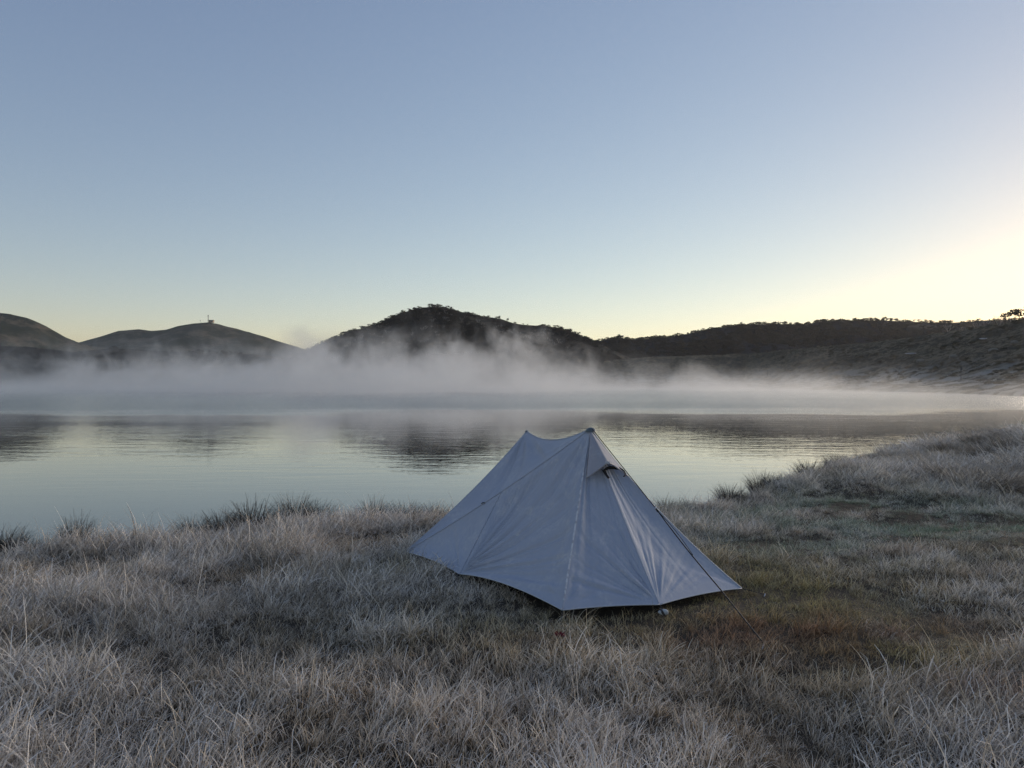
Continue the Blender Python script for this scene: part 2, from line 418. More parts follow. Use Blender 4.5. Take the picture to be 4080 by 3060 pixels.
shape = np.where(tt > 1, 1-.9*((tt-1)/.45)**1.3, shape)
HH = WATER_Z-.25+(hc[:, None]-WATER_Z+.25)*shape
hum = (fbm(XX/9, YY/9, 4, 21)-.5)*1.9+(fbm(XX/2.6, YY/2.6, 3, 22)-.5)*1.0
HH = HH+hum*smooth(0, .06, tt)*np.clip(RRr/220, .5, 1.4)*np.where(tt > .93, .45, 1)+.45*smooth(.0, .02, tt)
slope_me = mesh_np('hillside', np.stack([XX, YY, HH], -1).reshape(-1, 3), grid_faces(na, nr_)[:, ::-1], [M_slope], True)
hillside = obj('hillside', slope_me); tag(hillside, kind='structure')
def slope_point(uu, t_):
    i = int(np.clip(np.interp(uu, u, np.arange(na)), 0, na-1)); j = int(np.clip(t_/1.45*(nr_-1), 0, nr_-1))
    return Vector((XX[i, j], YY[i, j], HH[i, j]))

# ================================================================== scatter by geometry nodes
def scatter(name, pts, rot, scl, idx, protos, attrs, materials_of=None):
    me = bpy.data.meshes.new(name); n = len(pts)
    me.vertices.add(n); me.vertices.foreach_set('co', np.asarray(pts, np.float32).ravel())
    def addattr(nm, typ, arr, key):
        a = me.attributes.new(nm, typ, 'POINT'); a.data.foreach_set(key, np.asarray(arr).ravel())
    addattr('irot', 'FLOAT_VECTOR', np.asarray(rot, np.float32), 'vector')
    addattr('iscl', 'FLOAT_VECTOR', np.asarray(scl, np.float32), 'vector')
    addattr('iidx', 'INT', np.asarray(idx, np.int32), 'value')
    for nm, arr in attrs.items():
        if arr.ndim == 2: addattr(nm, 'FLOAT_COLOR', np.c_[arr, np.ones(n)].astype(np.float32), 'color')
        else: addattr(nm, 'FLOAT', arr.astype(np.float32), 'value')
    me.update()
    o = obj(name, me)
    col = bpy.data.collections.new(name+'_source')
    for k, pm in enumerate(protos):
        col.objects.link(bpy.data.objects.new('%s_source_%02d' % (name, k), pm))
    ng = bpy.data.node_groups.new(name, 'GeometryNodeTree')
    ng.interface.new_socket('Geometry', in_out='INPUT', socket_type='NodeSocketGeometry')
    ng.interface.new_socket('Geometry', in_out='OUTPUT', socket_type='NodeSocketGeometry')
    N, L = ng.nodes, ng.links
    gi, go = N.new('NodeGroupInput'), N.new('NodeGroupOutput')
    ci = N.new('GeometryNodeCollectionInfo'); ci.inputs['Collection'].default_value = col
    ci.inputs['Separate Children'].default_value = True; ci.inputs['Reset Children'].default_value = True
    ip = N.new('GeometryNodeInstanceOnPoints')
    def na_(nm, typ):
        q = N.new('GeometryNodeInputNamedAttribute'); q.data_type = typ; q.inputs['Name'].default_value = nm; return q.outputs['Attribute']
    e2r = N.new('FunctionNodeEulerToRotation')
    L.new(na_('irot', 'FLOAT_VECTOR'), e2r.inputs[0])
    L.new(gi.outputs[0], ip.inputs['Points']); L.new(ci.outputs[0], ip.inputs['Instance'])
    ip.inputs['Pick Instance'].default_value = True
    L.new(na_('iidx', 'INT'), ip.inputs['Instance Index'])
    L.new(e2r.outputs[0], ip.inputs['Rotation']); L.new(na_('iscl', 'FLOAT_VECTOR'), ip.inputs['Scale'])
    L.new(ip.outputs[0], go.inputs[0])
    md = o.modifiers.new('scatter', 'NODES'); md.node_group = ng
    return o

# ------------------------------------------------------------------ grass blades
def blades(n, spread, hmin, hmax, lean, leanvar, droop, w, seg, rg, mat_, name, upright=.0, fan=.0, wtip=.35):
    """n curved ribbons; leans towards +x on average; attributes along / rnd"""
    ang = rg.uniform(0, 2*math.pi, n); rad_ = spread*np.sqrt(rg.random(n))
    bx = rad_*np.cos(ang); by = rad_*np.sin(ang)
    Ln = rg.uniform(hmin, hmax, n)*(1-.35*rad_/max(spread, 1e-6)*rg.random(n))
    dx = lean+leanvar*rg.normal(size=n)+fan*np.cos(ang)*rad_/max(spread, 1e-6); dy = leanvar*rg.normal(size=n)+fan*np.sin(ang)*rad_/max(spread, 1e-6)
    dr = droop*rg.uniform(.3, 1.6, n)*np.where(rg.random(n) < .15, 2.0, 1)
    face = rg.uniform(0, math.pi, n)
    ww = w*rg.uniform(.55, 1.45, n)
    T = np.linspace(0, 1, seg+1)
    kt = np.where(rg.random(n) < .22, rg.uniform(.35, .8, n), 9); ka = rg.uniform(.5, 1.7, n)
    V = np.zeros((n, seg+1, 2, 3)); al = np.zeros((n, seg+1, 2))
    px, py, pz = bx.copy(), by.copy(), np.full(n, -.015)
    d = np.hypot(dx, dy)+1e-6; ux, uy = dx/d, dy/d
    a0 = np.arctan(d)            # angle from vertical at the root
    for k in range(seg+1):
        wk = ww*(1-(1-wtip)*T[k]**1.5)*.5
        V[:, k, 0] = np.stack([px-np.cos(face)*wk, py-np.sin(face)*wk, pz], -1)
        V[:, k, 1] = np.stack([px+np.cos(face)*wk, py+np.sin(face)*wk, pz], -1)
        al[:, k] = T[k]
        a = a0*(.45+.75*T[k])+dr*T[k]**1.5+np.where(T[k] >= kt, ka, 0)
        a = np.minimum(a, 2.3)
        st = Ln/seg
        px = px+np.sin(a)*ux*st; py = py+np.sin(a)*uy*st; pz = np.maximum(pz+np.cos(a)*st, .004)
    idx = np.arange(n)[:, None]*(2*(seg+1))+np.arange(seg)[None]*2
    idx = idx.ravel()
    F = np.stack([idx, idx+1, idx+3, idx+2], 1)
    me = mesh_np(name, V.reshape(-1, 3), F, [mat_], True)
    A = me.attributes.new('along', 'FLOAT', 'POINT'); A.data.foreach_set('value', al.astype(np.float32).ravel())
    B = me.attributes.new('rnd', 'FLOAT', 'POINT'); B.data.foreach_set('value', np.repeat(rg.random(n), 2*(seg+1)).astype(np.float32))
    return me
rg = np.random.default_rng(3)
tufts = []
fallen = [blades(10, .10, .14, .30, 1.6, .9, .35, .0036, 5, rg, M_grass, 'tuft') for _ in range(3)]
for k in range(8):    # short tangled mat
    tufts.append(blades(17, .085, .06, .15, .28, .70, .5, .0054, 4, rg, M_grass, 'tuft'))
for k in range(6):    # mid-length, swept to the right
    tufts.append(blades(13, .07, .11, .25, .30, .42, .55, .0053, 5, rg, M_grass, 'tuft'))
for k in range(5):    # long fine arching stems
    tufts.append(blades(7, .06, .20, .38, .32, .35, .85, .0048, 6, rg, M_grass, 'tuft'))
for k in range(5):    # bushy tussock-like
    tufts.append(blades(28, .09, .13, .27, .22, .38, .5, .0053, 5, rg, M_grass, 'tuft', fan=.5))

tufts += fallen
# tent outline on the ground (kept clear of tall grass)
L_ = (-.955, 6.87); A_ = (-.405, 5.95); B_ = (.324, 4.93); C_ = (.984, 5.12); R_ = (1.685, 5.64); R2 = (1.62, 6.95); K_ = (.35, 8.7); L2 = (-.70, 7.95)
FOOT = np.array([L_, A_, (-.02, 5.62), B_, C_, R_, R2, K_, L2])
def inside(P, x, y):
    ins = np.zeros(x.shape, bool); n = len(P)
    for i in range(n):
        ax, ay = P[i]; bx, by = P[(i+1) % n]
        c = ((ay > y) != (by > y)) & (x < (bx-ax)*(y-ay)/(by-ay+1e-12)+ax); ins ^= c
    return ins
def ell(x, y, cx, cy, rx, ry): return np.exp(-((x-cx)/rx)**2-((y-cy)/ry)**2)

def grass_field():
    rg = np.random.default_rng(21)
    P = []
    # radial bands so that density falls with distance
    bands = [(1.6, 4.5, 370), (4.5, 7.5, 370), (7.5, 12, 360), (12, 18, 210), (18, 30, 70)]
    for r_0, r_1, dens in bands:
        for side in (0, 1):
            if side == 0: half = R(60) if r_0 < 4 else R(44)      # in and around the view
            else: half = R(180)
            area = half*(r_1**2-r_0**2)
            n = int(area*dens*(1 if side == 0 else .3 if r_0 < 7 else .15))
            a = rg.uniform(-half, half, n); r = np.sqrt(rg.uniform(r_0**2, r_1**2, n))
            P.append(np.stack([r*np.sin(a), r*np.cos(a)], 1))
    P = np.vstack(P); x, y = P[:, 0], P[:, 1]
    sd = lake_sd(x, y)
    keep = (sd > -.02) & ~inside((FOOT-FOOT.mean(0))*.93+FOOT.mean(0), x, y) & (np.hypot(x, y) > .8)
    x, y, sd = x[keep], y[keep], sd[keep]
    z = ground_h(x, y, sd); n = len(x)
    r = np.hypot(x, y)
    # character of the sward
    big = fbm(x*.55, y*.9, 4, 31); med = fbm(x*1.6, y*2.2, 3, 33); fine = fbm(x*4, y*4, 2, 35)
    tentd = np.hypot((x-.5)/1.6, (y-6.0)/1.25)
    melt = np.clip(1.15*ell(x, y, 1.75, 5.9, 1.45, 1.25)+.55*ell(x, y, .2, 4.75, 1.3, .55)+.7*ell(x, y, 2.2, 4.5, .8, .7)+.55*ell(x, y, -1.0, 6.3, .6, .6), 0, 1)*smooth(.25, .55, med+.15)
    turf = ell(x, y, 3.9, 9.0, 2.8, 1.9)
    green = np.clip(1.0*ell(x, y, 4.2, 8.9, 2.6, 1.8)+.55*ell(x, y, 2.6, 7.3, 1.0, .6)+.45*ell(x, y, 6, 7.6, 1.6, 1.0), 0, 1)*smooth(.25, .52, fbm(x*1.3, y*2.0, 3, 41)+.08)
    red = np.clip((.6*smooth(.62, .76, fbm(x*.9, y*1.7, 3, 44))*smooth(-1, 2, x))+.9*ell(x, y, 1.35, 4.75, .55, .18)+.6*ell(x, y, .25, 4.55, .25, .1)+.45*ell(x, y, 3.2, 4.1, .7, .3)+.5*ell(x, y, 4.0, 7.0, .7, .22)+.25*ell(x, y, 5, 7.2, .8, .2), 0, 1)
    straw = np.array([.40, .31, .20]); grn = np.array([.14, .24, .13]); olive = np.array([.36, .29, .11]); redc = np.array([.34, .17, .10]); grey = np.array([.38, .315, .24])
    red = red*(1-smooth(9.5, 10.5, y))*(1-.8*turf)
    tint = straw[None]*(1-smooth(.4, .6, big)[:, None])+grey[None]*smooth(.4, .6, big)[:, None]
    tint = tint*(1-melt[:, None])+olive[None]*melt[:, None]
    tint = tint*(1-green[:, None])+grn[None]*green[:, None]
    tint = tint*(1-red[:, None]*.8)+redc[None]*red[:, None]*.8
    tint = tint*rg.uniform(.75, 1.25, (n, 1))
    frost = .78+1.1*(med-.5)+.6*(big-.5)+.22*rg.normal(size=n)
    frost = frost*(1-.85*melt)*(1-.45*green)*(1-.6*red)+.12*ell(x, y, 2.9, 5.9, .7, .8)
    # length / kind of tuft
    hf = .62+.75*smooth(.38, .66, big)+.25*(fine-.5)
    clump = smooth(.40, .60, fbm(x*1.5, y*2.6, 2, 91))
    hf = hf*(.80+.47*clump)
    frost = frost*(.72+.5*clump)
    hf = hf*(1-.22*melt)*(1-.35*green)
    hf = np.minimum(hf, 1.2)*(1-.25*ell(x, y, 2.3, 3.2, 1.6, 1.2))
    frost = frost*(1-.3*ell(x, y, 2.3, 3.2, 1.6, 1.2))
    short = smooth(1.0, 0.0, tentd)
    hf = hf*(1-.25*short)*(1-.45*ell(x, y, -1.05, 6.55, .7, .55))*(1-.3*ell(x, y, -.3, 5.6, .6, .35))
    mound = smooth(10.0, 11.2, y)*smooth(5.6, 7.4, x-.25*(y-11))*smooth(22, 16, y)
    shore = np.exp(-(np.maximum(sd, 0)/.45)**2)
    hf = hf*(1-.25*turf)
    frost = frost*(1-.15*turf)
    hf = hf*(1-.30*shore)*(1+.30*mound)
    kind = rg.random(n)
    idx = np.where(kind < .52, rg.integers(0, 8, n), np.where(kind < .74, rg.integers(8, 14, n), np.where(kind < .91, rg.integers(14, 19, n), rg.integers(19, 24, n))))
    tall = (hf > 1.0) & (rg.random(n) < .45); idx = np.where(tall, rg.integers(8, 24, n), idx)
    low = (short > .3) | (melt > .45) | (green > .5)
    idx = np.where(low & (rg.random(n) < .6), rg.integers(0, 8, n), idx)
    idx = np.where((mound > .4) & (rg.random(n) < .8), rg.integers(19, 24, n), idx)
    idx = np.where(rg.random(n) < .07, rg.integers(24, 27, n), idx)
    sc = hf*rg.uniform(.75, 1.25, n)
    wide = 1+.035*np.maximum(0, r-5)+.15*mound     # coarser clumps where they are far and fewer
    S3 = np.stack([sc*wide, sc*wide, sc], 1)
    # sweep direction varies smoothly over the bank
    dirn = (fbm(x*.5, y*.5, 3, 51)-.5)*2.6+.25+rg.normal(size=n)*.75
    rot = np.stack([rg.normal(size=n)*.10, rg.normal(size=n)*.10, dirn], 1)
    z = z-.01
    tint = tint*(1-.45*np.clip(shore, 0, 1)[:, None])
    frost = np.clip(np.where(shore > .5, frost*.55, frost), .08, 1)
    return scatter('grass', np.stack([x, y, z], 1), rot, S3, idx, tufts, {'tint': np.clip(tint, 0, 1), 'frost': frost}), n
gr, n_gr = grass_field()
tag(gr, 'frosted grass covering the whole bank', 'grass', kind='stuff')

# ------------------------------------------------------------------ individual tussocks on the bank edge
rg = np.random.default_rng(77)
T_dark = [blades(850, .14, .25, .50, .12, .20, .6, .0050, 5, rg, M_tus_dark, 'tussock', fan=.6) for _ in range(3)]
T_pale = [blades(1100, .26, .32, .55, .30, .22, .85, .0050, 5, rg, M_tus_pale, 'tussock', fan=.8) for _ in range(3)]
def tussock(x, y, meshes, k, s, sz, label, group, rz=None):
    x = float(x); y = float(y)
    z = float(ground_h(np.array([x]), np.array([y]))[0])
    z = max(z, -.14)
    o = obj('grass_tussock', meshes[k % len(meshes)], loc=(x, y, z-.03))
    o.scale = (s, s, sz); o.rotation_euler = (0, 0, rz if rz is not None else (k*1.7) % 6.28*.0+((k*.37) % 1-.5)*1.2)
    tag(o, label, 'tussock', group); return o
gA = 'dark tussocks on the lake edge'
def edge_at(u_, back=.0):
    """point on the near shoreline seen at picture column u_ (2212 wide)"""
    k = (u_-1106)/F_PX
    best = None
    for i in range(0, 22):
        p, q = LAKE[i], LAKE[i+1]
        for f in np.linspace(0, 1, 40):
            x, y = p+(q-p)*f
            if y > 1 and abs(x/y-k) < .004: best = (x, y+0); break
        if best: break
    return (best[0], best[1]-back) if best else (k*10, 10-back)
for (uu, s, sz, k, lab) in [
    (12, .8, .62, 0, 'dark tussock at the very left end of the grassy bank'),
    (52, .75, .80, 1, 'low dark tussock on the bank edge, second from the left'),
    (110, .6, .55, 2, 'small dark tussock between the low one and the upright one at left'),
    (198, .62, .95, 0, 'upright black tussock standing alone against the water at left'),
    (250, .5, .5, 2, 'small tussock just right of the lone upright black one'),
    (452, .8, .75, 1, 'wispy tussock starting the long row left of the tent'),
    (505, .8, .85, 2, 'second wispy tussock of the row left of the tent'),
    (565, 1.0, 1.0, 0, 'widest dark tussock in the row left of the tent'),
    (655, .8, 1.05, 1, 'tall pointed tussock above the frosted bank left of the tent'),
    (705, .7, .85, 2, 'leaning tussock right of the tall pointed one'),
    (820, .75, .80, 0, 'fine-bladed tussock midway between pointed one and tent'),
    (890, .7, .7, 1, 'low tussock on the bank edge close to the tent'),
    (945, .6, .65, 2, 'last tussock before the left slope of the tent'),
    (1440, .6, .62, 1, 'sparse tussock on the edge just right of the tent'),
    (1475, .5, .5, 0, 'short tussock beside the sparse one right of the tent'),
    (1570, .75, .75, 2, 'dark green tussock where the bank begins to rise'),
    (1640, .85, .95, 0, 'tall dark tussock halfway up the rising bank'),
    (1665, .7, .8, 1, 'tussock leaning on the tall dark one on the rising bank'),
    (1745, 1.0, .95, 2, 'broad dark tussock at the bend of the right-hand bank'),
    (1800, .9, .8, 0, 'rough tussock beyond the bend of the right-hand bank')]:
    x, y = edge_at(uu, .25); tussock(x, y, T_dark, k, s*1.15, sz*1.2, lab, gA)
gB = 'big pale tussocks on the right-hand rise'
k = 0
where = ['at the foot of', 'low on', 'halfway up', 'high on', 'on the crest of']
side = ['left end', 'left part', 'middle', 'right part', 'right end']
spots = []
for iy, yy in enumerate((10.7, 11.6, 12.6, 13.8, 15.2)):
    for ix, uu in enumerate((1885+iy*8, 1965+iy*6, 2045, 2125, 2200)):
        xx = at_px(uu, yy)+rg.uniform(-.2, .2)
        spots.append((xx, yy+rg.uniform(-.25, .25), ix, iy))
for xx, yy, ix, iy in spots:
    if xx/yy < (((2080, 1985, 2010, 2030, 2050)[iy])-1106)/F_PX: continue
    if float(lake_sd(np.array([xx]), np.array([yy]))[0]) < .1: continue
    tussock(xx, yy, T_pale, k, rg.uniform(1.15, 1.6), rg.uniform(.85, 1.1)*(.85 if iy == 0 else 1), 'pale frosted tussock %s the grassy rise, %s' % (where[iy], side[ix]), gB); k += 1

# ================================================================== tent
def tube(pts, r, name, mat_, parent, seg=6, r_end=None):
    pts = [Vector(p) for p in pts]; V = []; F = []
    n = len(pts)
    for i, p in enumerate(pts):
        tdir = (pts[min(i+1, n-1)]-pts[max(i-1, 0)]).normalized()
        up = Vector((0, 0, 1)) if abs(tdir.z) < .95 else Vector((1, 0, 0))
        a = tdir.cross(up).normalized(); b = tdir.cross(a)
        rr_ = r if r_end is None else r+(r_end-r)*i/(n-1)
        for k in range(seg):
            th = 2*math.pi*k/seg; V.append(p+a*math.cos(th)*rr_+b*math.sin(th)*rr_)
    for i in range(n-1):
        for k in range(seg):
            k2 = (k+1) % seg
            F.append((i*seg+k, i*seg+k2, (i+1)*seg+k2, (i+1)*seg+k))
    F.append(tuple(range(seg))[::-1]); F.append(tuple((n-1)*seg+k for k in range(seg)))
    me = mesh_np(name, V, F, [mat_], True)
    return obj(name, me, parent)
def box(name, c, size, mat_, parent=None, rot=None, taper=None):
    sx, sy, sz = [q/2 for q in size]
    V = [Vector((x*sx, y*sy, z*sz)) for x in (-1, 1) for y in (-1, 1) for z in (-1, 1)]
    if taper is not None:
        V = [Vector((v.x*(taper if v.z > 0 else 1), v.y*(taper if v.z > 0 else 1), v.z)) for v in V]
    if rot is not None: V = [rot @ v for v in V]
    V = [v+Vector(c) for v in V]
    F = [(0, 1, 3, 2), (4, 6, 7, 5), (0, 4, 5, 1), (2, 3, 7, 6), (0, 2, 6, 4), (1, 5, 7, 3)]
    return obj(name, mesh_np(name, V, F, [mat_]), parent)

def W(u_, v_, Y): return np.array([(u_-1106)/F_PX*Y, Y, EYE+(829.5-v_)/F_PX*Y])
def Wz(u_, v_, z): 
    Y = (EYE-z)*F_PX/(v_-829.5); return W(u_, v_, Y)
P1 = W(1275, 926, 6.13); P2 = W(1138, 931, 7.2)
pL = Wz(875, 1192, .05); pA = Wz(993, 1240, .07); pB = Wz(1215, 1318, .09); pC = Wz(1425, 1306, .07); pR = Wz(1602, 1271, .05)
pR2 = np.array([1.62, 6.95, .06]); pK = np.array([.35, 8.7, .08]); pL2 = np.array([-.70, 7.95, .05]); pKa = np.array([-.15, 8.35, .07]); pKb = np.array([.9, 8.2, .07])
FOC = {'P1': P1, 'P2': P2, 'L': pL, 'A': pA, 'B': pB, 'C': pC, 'R': pR}
cen = np.array([.45, 6.7, .35])
tent = empty('tent', (float(.45), float(6.6), 0.0))
tag(tent, 'grey two-peak trekking tent, damp and frosted, pitched on the grassy bank', 'tent')
TI = np.array([.45, 6.6, 0.])
def curve(a, b, sag=(0, 0, 0), n=2, mid=None):
    """quadratic edge from a to b; sag = offset of the middle"""
    a = np.asarray(a); b = np.asarray(b); m = (a+b)/2+np.asarray(sag)
    if mid is not None: m = np.asarray(mid)
    ctrl = 2*m-(a+b)/2
    return lambda t: (1-t)[:, None]**2*a+2*((1-t)*t)[:, None]*ctrl+t[:, None]**2*b
def lin(a, b): return curve(a, b)
def const(a): return lambda t: np.repeat(np.asarray(a)[None], len(t), 0)
def noise1(t, seed):
    return vn(t, np.zeros_like(t)+seed*3.7, seed)*2-1
def panel(name, c0, c1, d0, d1, focs, belly=.02, mat_=None, nu=90, nv=90, seed=0, hemroll=False, parent=None, edge_keep=(1, 1, 1, 1)):
    """Coons patch: c0(u) at v=0, c1(u) at v=1, d0(v) at u=0, d1(v) at u=1"""
    u_ = np.linspace(0, 1, nu); v_ = np.linspace(0, 1, nv)
    C0 = c0(u_); C1 = c1(u_); D0 = d0(v_); D1 = d1(v_)
    U, Vv = np.meshgrid(u_, v_, indexing='ij')
    U_, V_ = U[..., None], Vv[..., None]
    S_ = (1-V_)*C0[:, None]+V_*C1[:, None]+(1-U_)*D0[None]+U_*D1[None]-((1-U_)*(1-V_)*C0[0]+U_*(1-V_)*C0[-1]+(1-U_)*V_*C1[0]+U_*V_*C1[-1])
    nrm = np.cross(np.gradient(S_, axis=0), np.gradient(S_, axis=1)); ln = np.linalg.norm(nrm, axis=-1, keepdims=True)
    avg = nrm.reshape(-1, 3).sum(0); avg /= np.linalg.norm(avg)
    ctr = S_.reshape(-1, 3).mean(0)
    if np.dot(avg, ctr-cen) < 0: avg = -avg
    e = np.minimum(np.minimum(U*edge_keep[0], (1-U)*edge_keep[1])+(9*(1-np.array(edge_keep[:2]).max())), np.minimum(Vv*edge_keep[2], (1-Vv)*edge_keep[3]))
    ew = smooth(0, .10, np.minimum(np.minimum(U, 1-U), np.minimum(Vv, 1-Vv)))
    disp = -belly*4*U*(1-U)*4*Vv*(1-Vv)*.25*4
    a1 = np.cross(avg, [0, 0, 1.]); a1 /= np.linalg.norm(a1); a2 = np.cross(avg, a1)
    for (f, amp, freq, reach, sd_) in focs:
        d = S_-f; th = np.arctan2(d @ a1, d @ a2); dist = np.linalg.norm(d, axis=-1)
        w = noise1(th*freq, sd_)+.5*noise1(th*freq*2.3, sd_+5)
        w = np.sign(w)*np.abs(w)**.8
        disp = disp+2.2*amp*w*np.exp(-dist/reach)*smooth(0, .12, dist)
    disp = disp+(fbm(S_ @ a1*4, S_ @ a2*4, 3, seed)-.5)*.010
    S_ = S_+avg*(disp*ew)[..., None]
    me = mesh_np(name, (S_-TI).reshape(-1, 3), grid_faces(nu, nv), [mat_ or M_fab], True)
    o = obj(name, me, parent or tent)
    return o, S_
# the seam from the front peak passes a guy-out point on its way to the left corner
SP = W(1112, 1047, 6.42)
ridge_mid = P1*.44+P2*.56+np.array([0, 0, -.088])
cP2L = curve(P2, pL, (.035, 0, -.012)); cP1P2 = curve(P1, P2, mid=ridge_mid)
seamL = curve(P1, pL, (0, -.03, -.03))
tS = .49
def sub(cv, a, b): return lambda t: cv(a+(b-a)*t)
Sp = seamL(np.array([.45]))[0]
SA = curve(Sp, pA, (-.01, .02, -.02))
hLA = curve(pL, pA, (0, .03, .016)); hAB = curve(pA, pB, (-.02, .05, .038)); hBC = curve(pB, pC, (0, .012, .006)); hCR = curve(pC, pR, (0, .02, .010))
P1A = curve(P1, pA, (0, 0, -.02))
sB = curve(P1, pB, (.0, .02, -.02)); sC = curve(P1, pC, (0, .02, -.03)); sR = curve(P1, pR, (-.030, .0, -.042))
fP1 = lambda a, fr, rc_, s: (P1, a, fr, rc_, s)
# roof panel between the peaks and the left corner (apex = left corner)
panel('fabric_panel', cP1P2, const(pL), seamL, cP2L, [(P2, .022, 9, .45, 1), (P1, .008, 6, .5, 2), (pL, .004, 6, .5, 3)], belly=.05, seed=1)
# lower left panel (corner, seam point, front tie)
panel('fabric_panel', curve(Sp, pA, (-.01, .02, -.02)), const(pL), lambda t: seamL(.45+.55*t), lambda t: hLA(1-t), [(pA, .007, 9, .5, 4), (Sp, .004, 5, .4, 5)], belly=.015, seed=2)
# long panel with the folds between front tie and peak
panel('fabric_panel', lambda t: seamL(.45*t), lambda t: hAB(1-t), sB, SA, [(pA, .016, 18, .9, 6), (P1, .009, 12, .8, 7), (pB, .004, 7, .5, 8)], belly=.05, seed=3, nu=130, nv=130)
# front panels either side of the door
panel('fabric_panel', sB, sC, const(P1), hBC, [(P1, .007, 20, 1.0, 9), (pC, .009, 14, .5, 10), (pB, .005, 8, .4, 11)], belly=.02, seed=4, nu=130, nv=130)
panel('fabric_panel', sC, sR, const(P1), hCR, [(P1, .0075, 26, .55, 12), (pC, .006, 13, .4, 13), (pR, .003, 6, .5, 14)], belly=.03, seed=5, nu=130, nv=130)
# far side
panel('fabric_panel', const(P2), lin(pL, pL2), cP2L, curve(P2, pL2, (.03, 0, -.05)), [(P2, .006, 8, .5, 15)], seed=6, nu=50, nv=50)
panel('fabric_panel', const(P2), lin(pL2, pKa), curve(P2, pL2, (.03, 0, -.05)), curve(P2, pKa, (0, 0, -.05)), [(P2, .006, 8, .5, 16)], seed=7, nu=50, nv=50)
panel('fabric_panel', const(P2), lin(pKa, pKb), curve(P2, pKa, (0, 0, -.05)), curve(P2, pKb, (0, 0, -.05)), [(P2, .006, 8, .5, 17)], seed=8, nu=50, nv=50)
panel('fabric_panel', const(P2), lin(pKb, pR2), curve(P2, pKb, (0, 0, -.05)), curve(P2, pR2, (0, 0, -.06)), [(P2, .006, 8, .5, 18)], seed=9, nu=50, nv=50)
panel('fabric_panel', cP1P2, curve(pR, pR2), sR, curve(P2, pR2, (0, 0, -.06)), [(P1, .006, 8, .5, 19)], seed=10, nu=60, nv=60)
# seams, hem binding
def path(cv, n=26, off=(0, 0, 0)):
    q = cv(np.linspace(0, 1, n)); return [Vector(p-TI+np.asarray(off)) for p in q]
front = (0, -.004, .002)
tube(path(seamL, 40, front), .0032, 'seam', M_seam, tent)
tube(path(SA, 24, front), .003, 'seam', M_seam, tent)
tube(path(sB, 40, (0, -.003, 0)), .0035, 'seam', M_seam, tent)
tube(path(cP1P2, 24, (0, 0, .002)), .004, 'ridge_seam', M_seam, tent)
tube(path(cP2L, 24, (0, 0, .001)), .0035, 'seam', M_seam, tent)
tube(path(sR, 40, (.001, 0, .001)), .005, 'seam', M_hem, tent)
tube(path(lambda t: sC(.32+.68*t), 30, (0, -.002, 0)), .0022, 'seam', M_seam, tent)
for cv in (hLA, hAB, hBC, hCR): tube(path(cv, 30), .0048, 'hem', M_hem, tent)
# frosted zip flap along the door
zp = sB(np.linspace(.27, .95, 50)); zv = []
rz = np.random.default_rng(4)
for i, p in enumerate(zp):
    w = .004; q = p-TI
    zv += [q+np.array([-.009, -.006, 0]), q+np.array([-.001, -.012-.002*rz.random(), 0]), q+np.array([w, -.006, 0])]
obj('zip_flap', mesh_np('zip_flap', np.array(zv), grid_faces(len(zp), 3), [M_zip], True), tent)
# storm cap on each peak
def cap(P, r, name, dy=0):
    V = []; F = []; n = 14; m = 6
    for k in range(m+1):
        a = k/m*1.25
        for j in range(n):
            th = 2*math.pi*j/n
            V.append(P-TI+np.array([math.cos(th)*math.sin(a)*r*1.15, math.sin(th)*math.sin(a)*r+dy, (math.cos(a)-1)*r*1.15+.006]))
    for k in range(m):
        for j in range(n): F.append((k*n+j, (k+1)*n+j, (k+1)*n+(j+1) % n, k*n+(j+1) % n))
    obj(name, mesh_np(name, V, F, [M_cap], True), tent)
cap(P1+np.array([.004, 0, .004]), .042, 'peak_cap'); cap(P2, .018, 'peak_cap')
# vent: dark mesh opening under a propped hood
# plane of the door panels near the top: use line sC and a bit towards the peak
def on_front(u_, v_, push=0.):
    """point on the front panels seen at (u_,v_), pushed towards the viewer by push"""
    d = np.array([(u_-1106)/F_PX, 1, (829.5-v_)/F_PX]); o_ = np.array([0, 0, EYE])
    n_ = np.cross(pC-P1, pR-P1) if u_ > 1310 else np.cross(pB-P1, pC-P1)
    tt_ = np.dot(P1-o_, n_)/np.dot(d, n_)
    return o_+d*(tt_-push)
hood = []
HU = [(1275, 927), (1290, 950), (1303, 976)]
left_e = [(1274, 930), (1272, 965), (1270, 1000), (1267, 1032)]
low_e = [(1267, 1032), (1283, 1021), (1298, 1010), (1312, 999), (1325, 1005), (1340, 1015), (1357, 1029)]
# hood as a fan from the peak to the lower lip, lip lifted off the tent in the middle
lift = [.012, .045, .085, .12, .085, .05, .010]
rows = 12; V = []
lipp = [on_front(a, b, l) for (a, b), l in zip(low_e, lift)]
t7 = np.linspace(0, 1, 25); lip = np.array([np.interp(t7, np.linspace(0, 1, 7), [p[k] for p in lipp]) for k in range(3)]).T
rightedge = sR(np.linspace(0, .30, 5))
top = P1+np.array([0, -.02, -.012])
for i_ in range(rows+1):
    s_ = i_/rows
    for j_, lp in enumerate(lip):
        q = top+(lp-top)*s_
        q = q+np.array([0, -.012*math.sin(math.pi*s_), 0])
        q = q+np.array([0, .004*math.sin(j_*2.1+s_*2)*s_, 0])
        V.append(q-TI)
obj('vent_hood', mesh_np('vent_hood', np.array(V), grid_faces(rows+1, 25), [M_hood], True), tent)
tube([Vector(p-TI) for p in lip], .0055, 'vent_hood_lip', M_hood, tent)
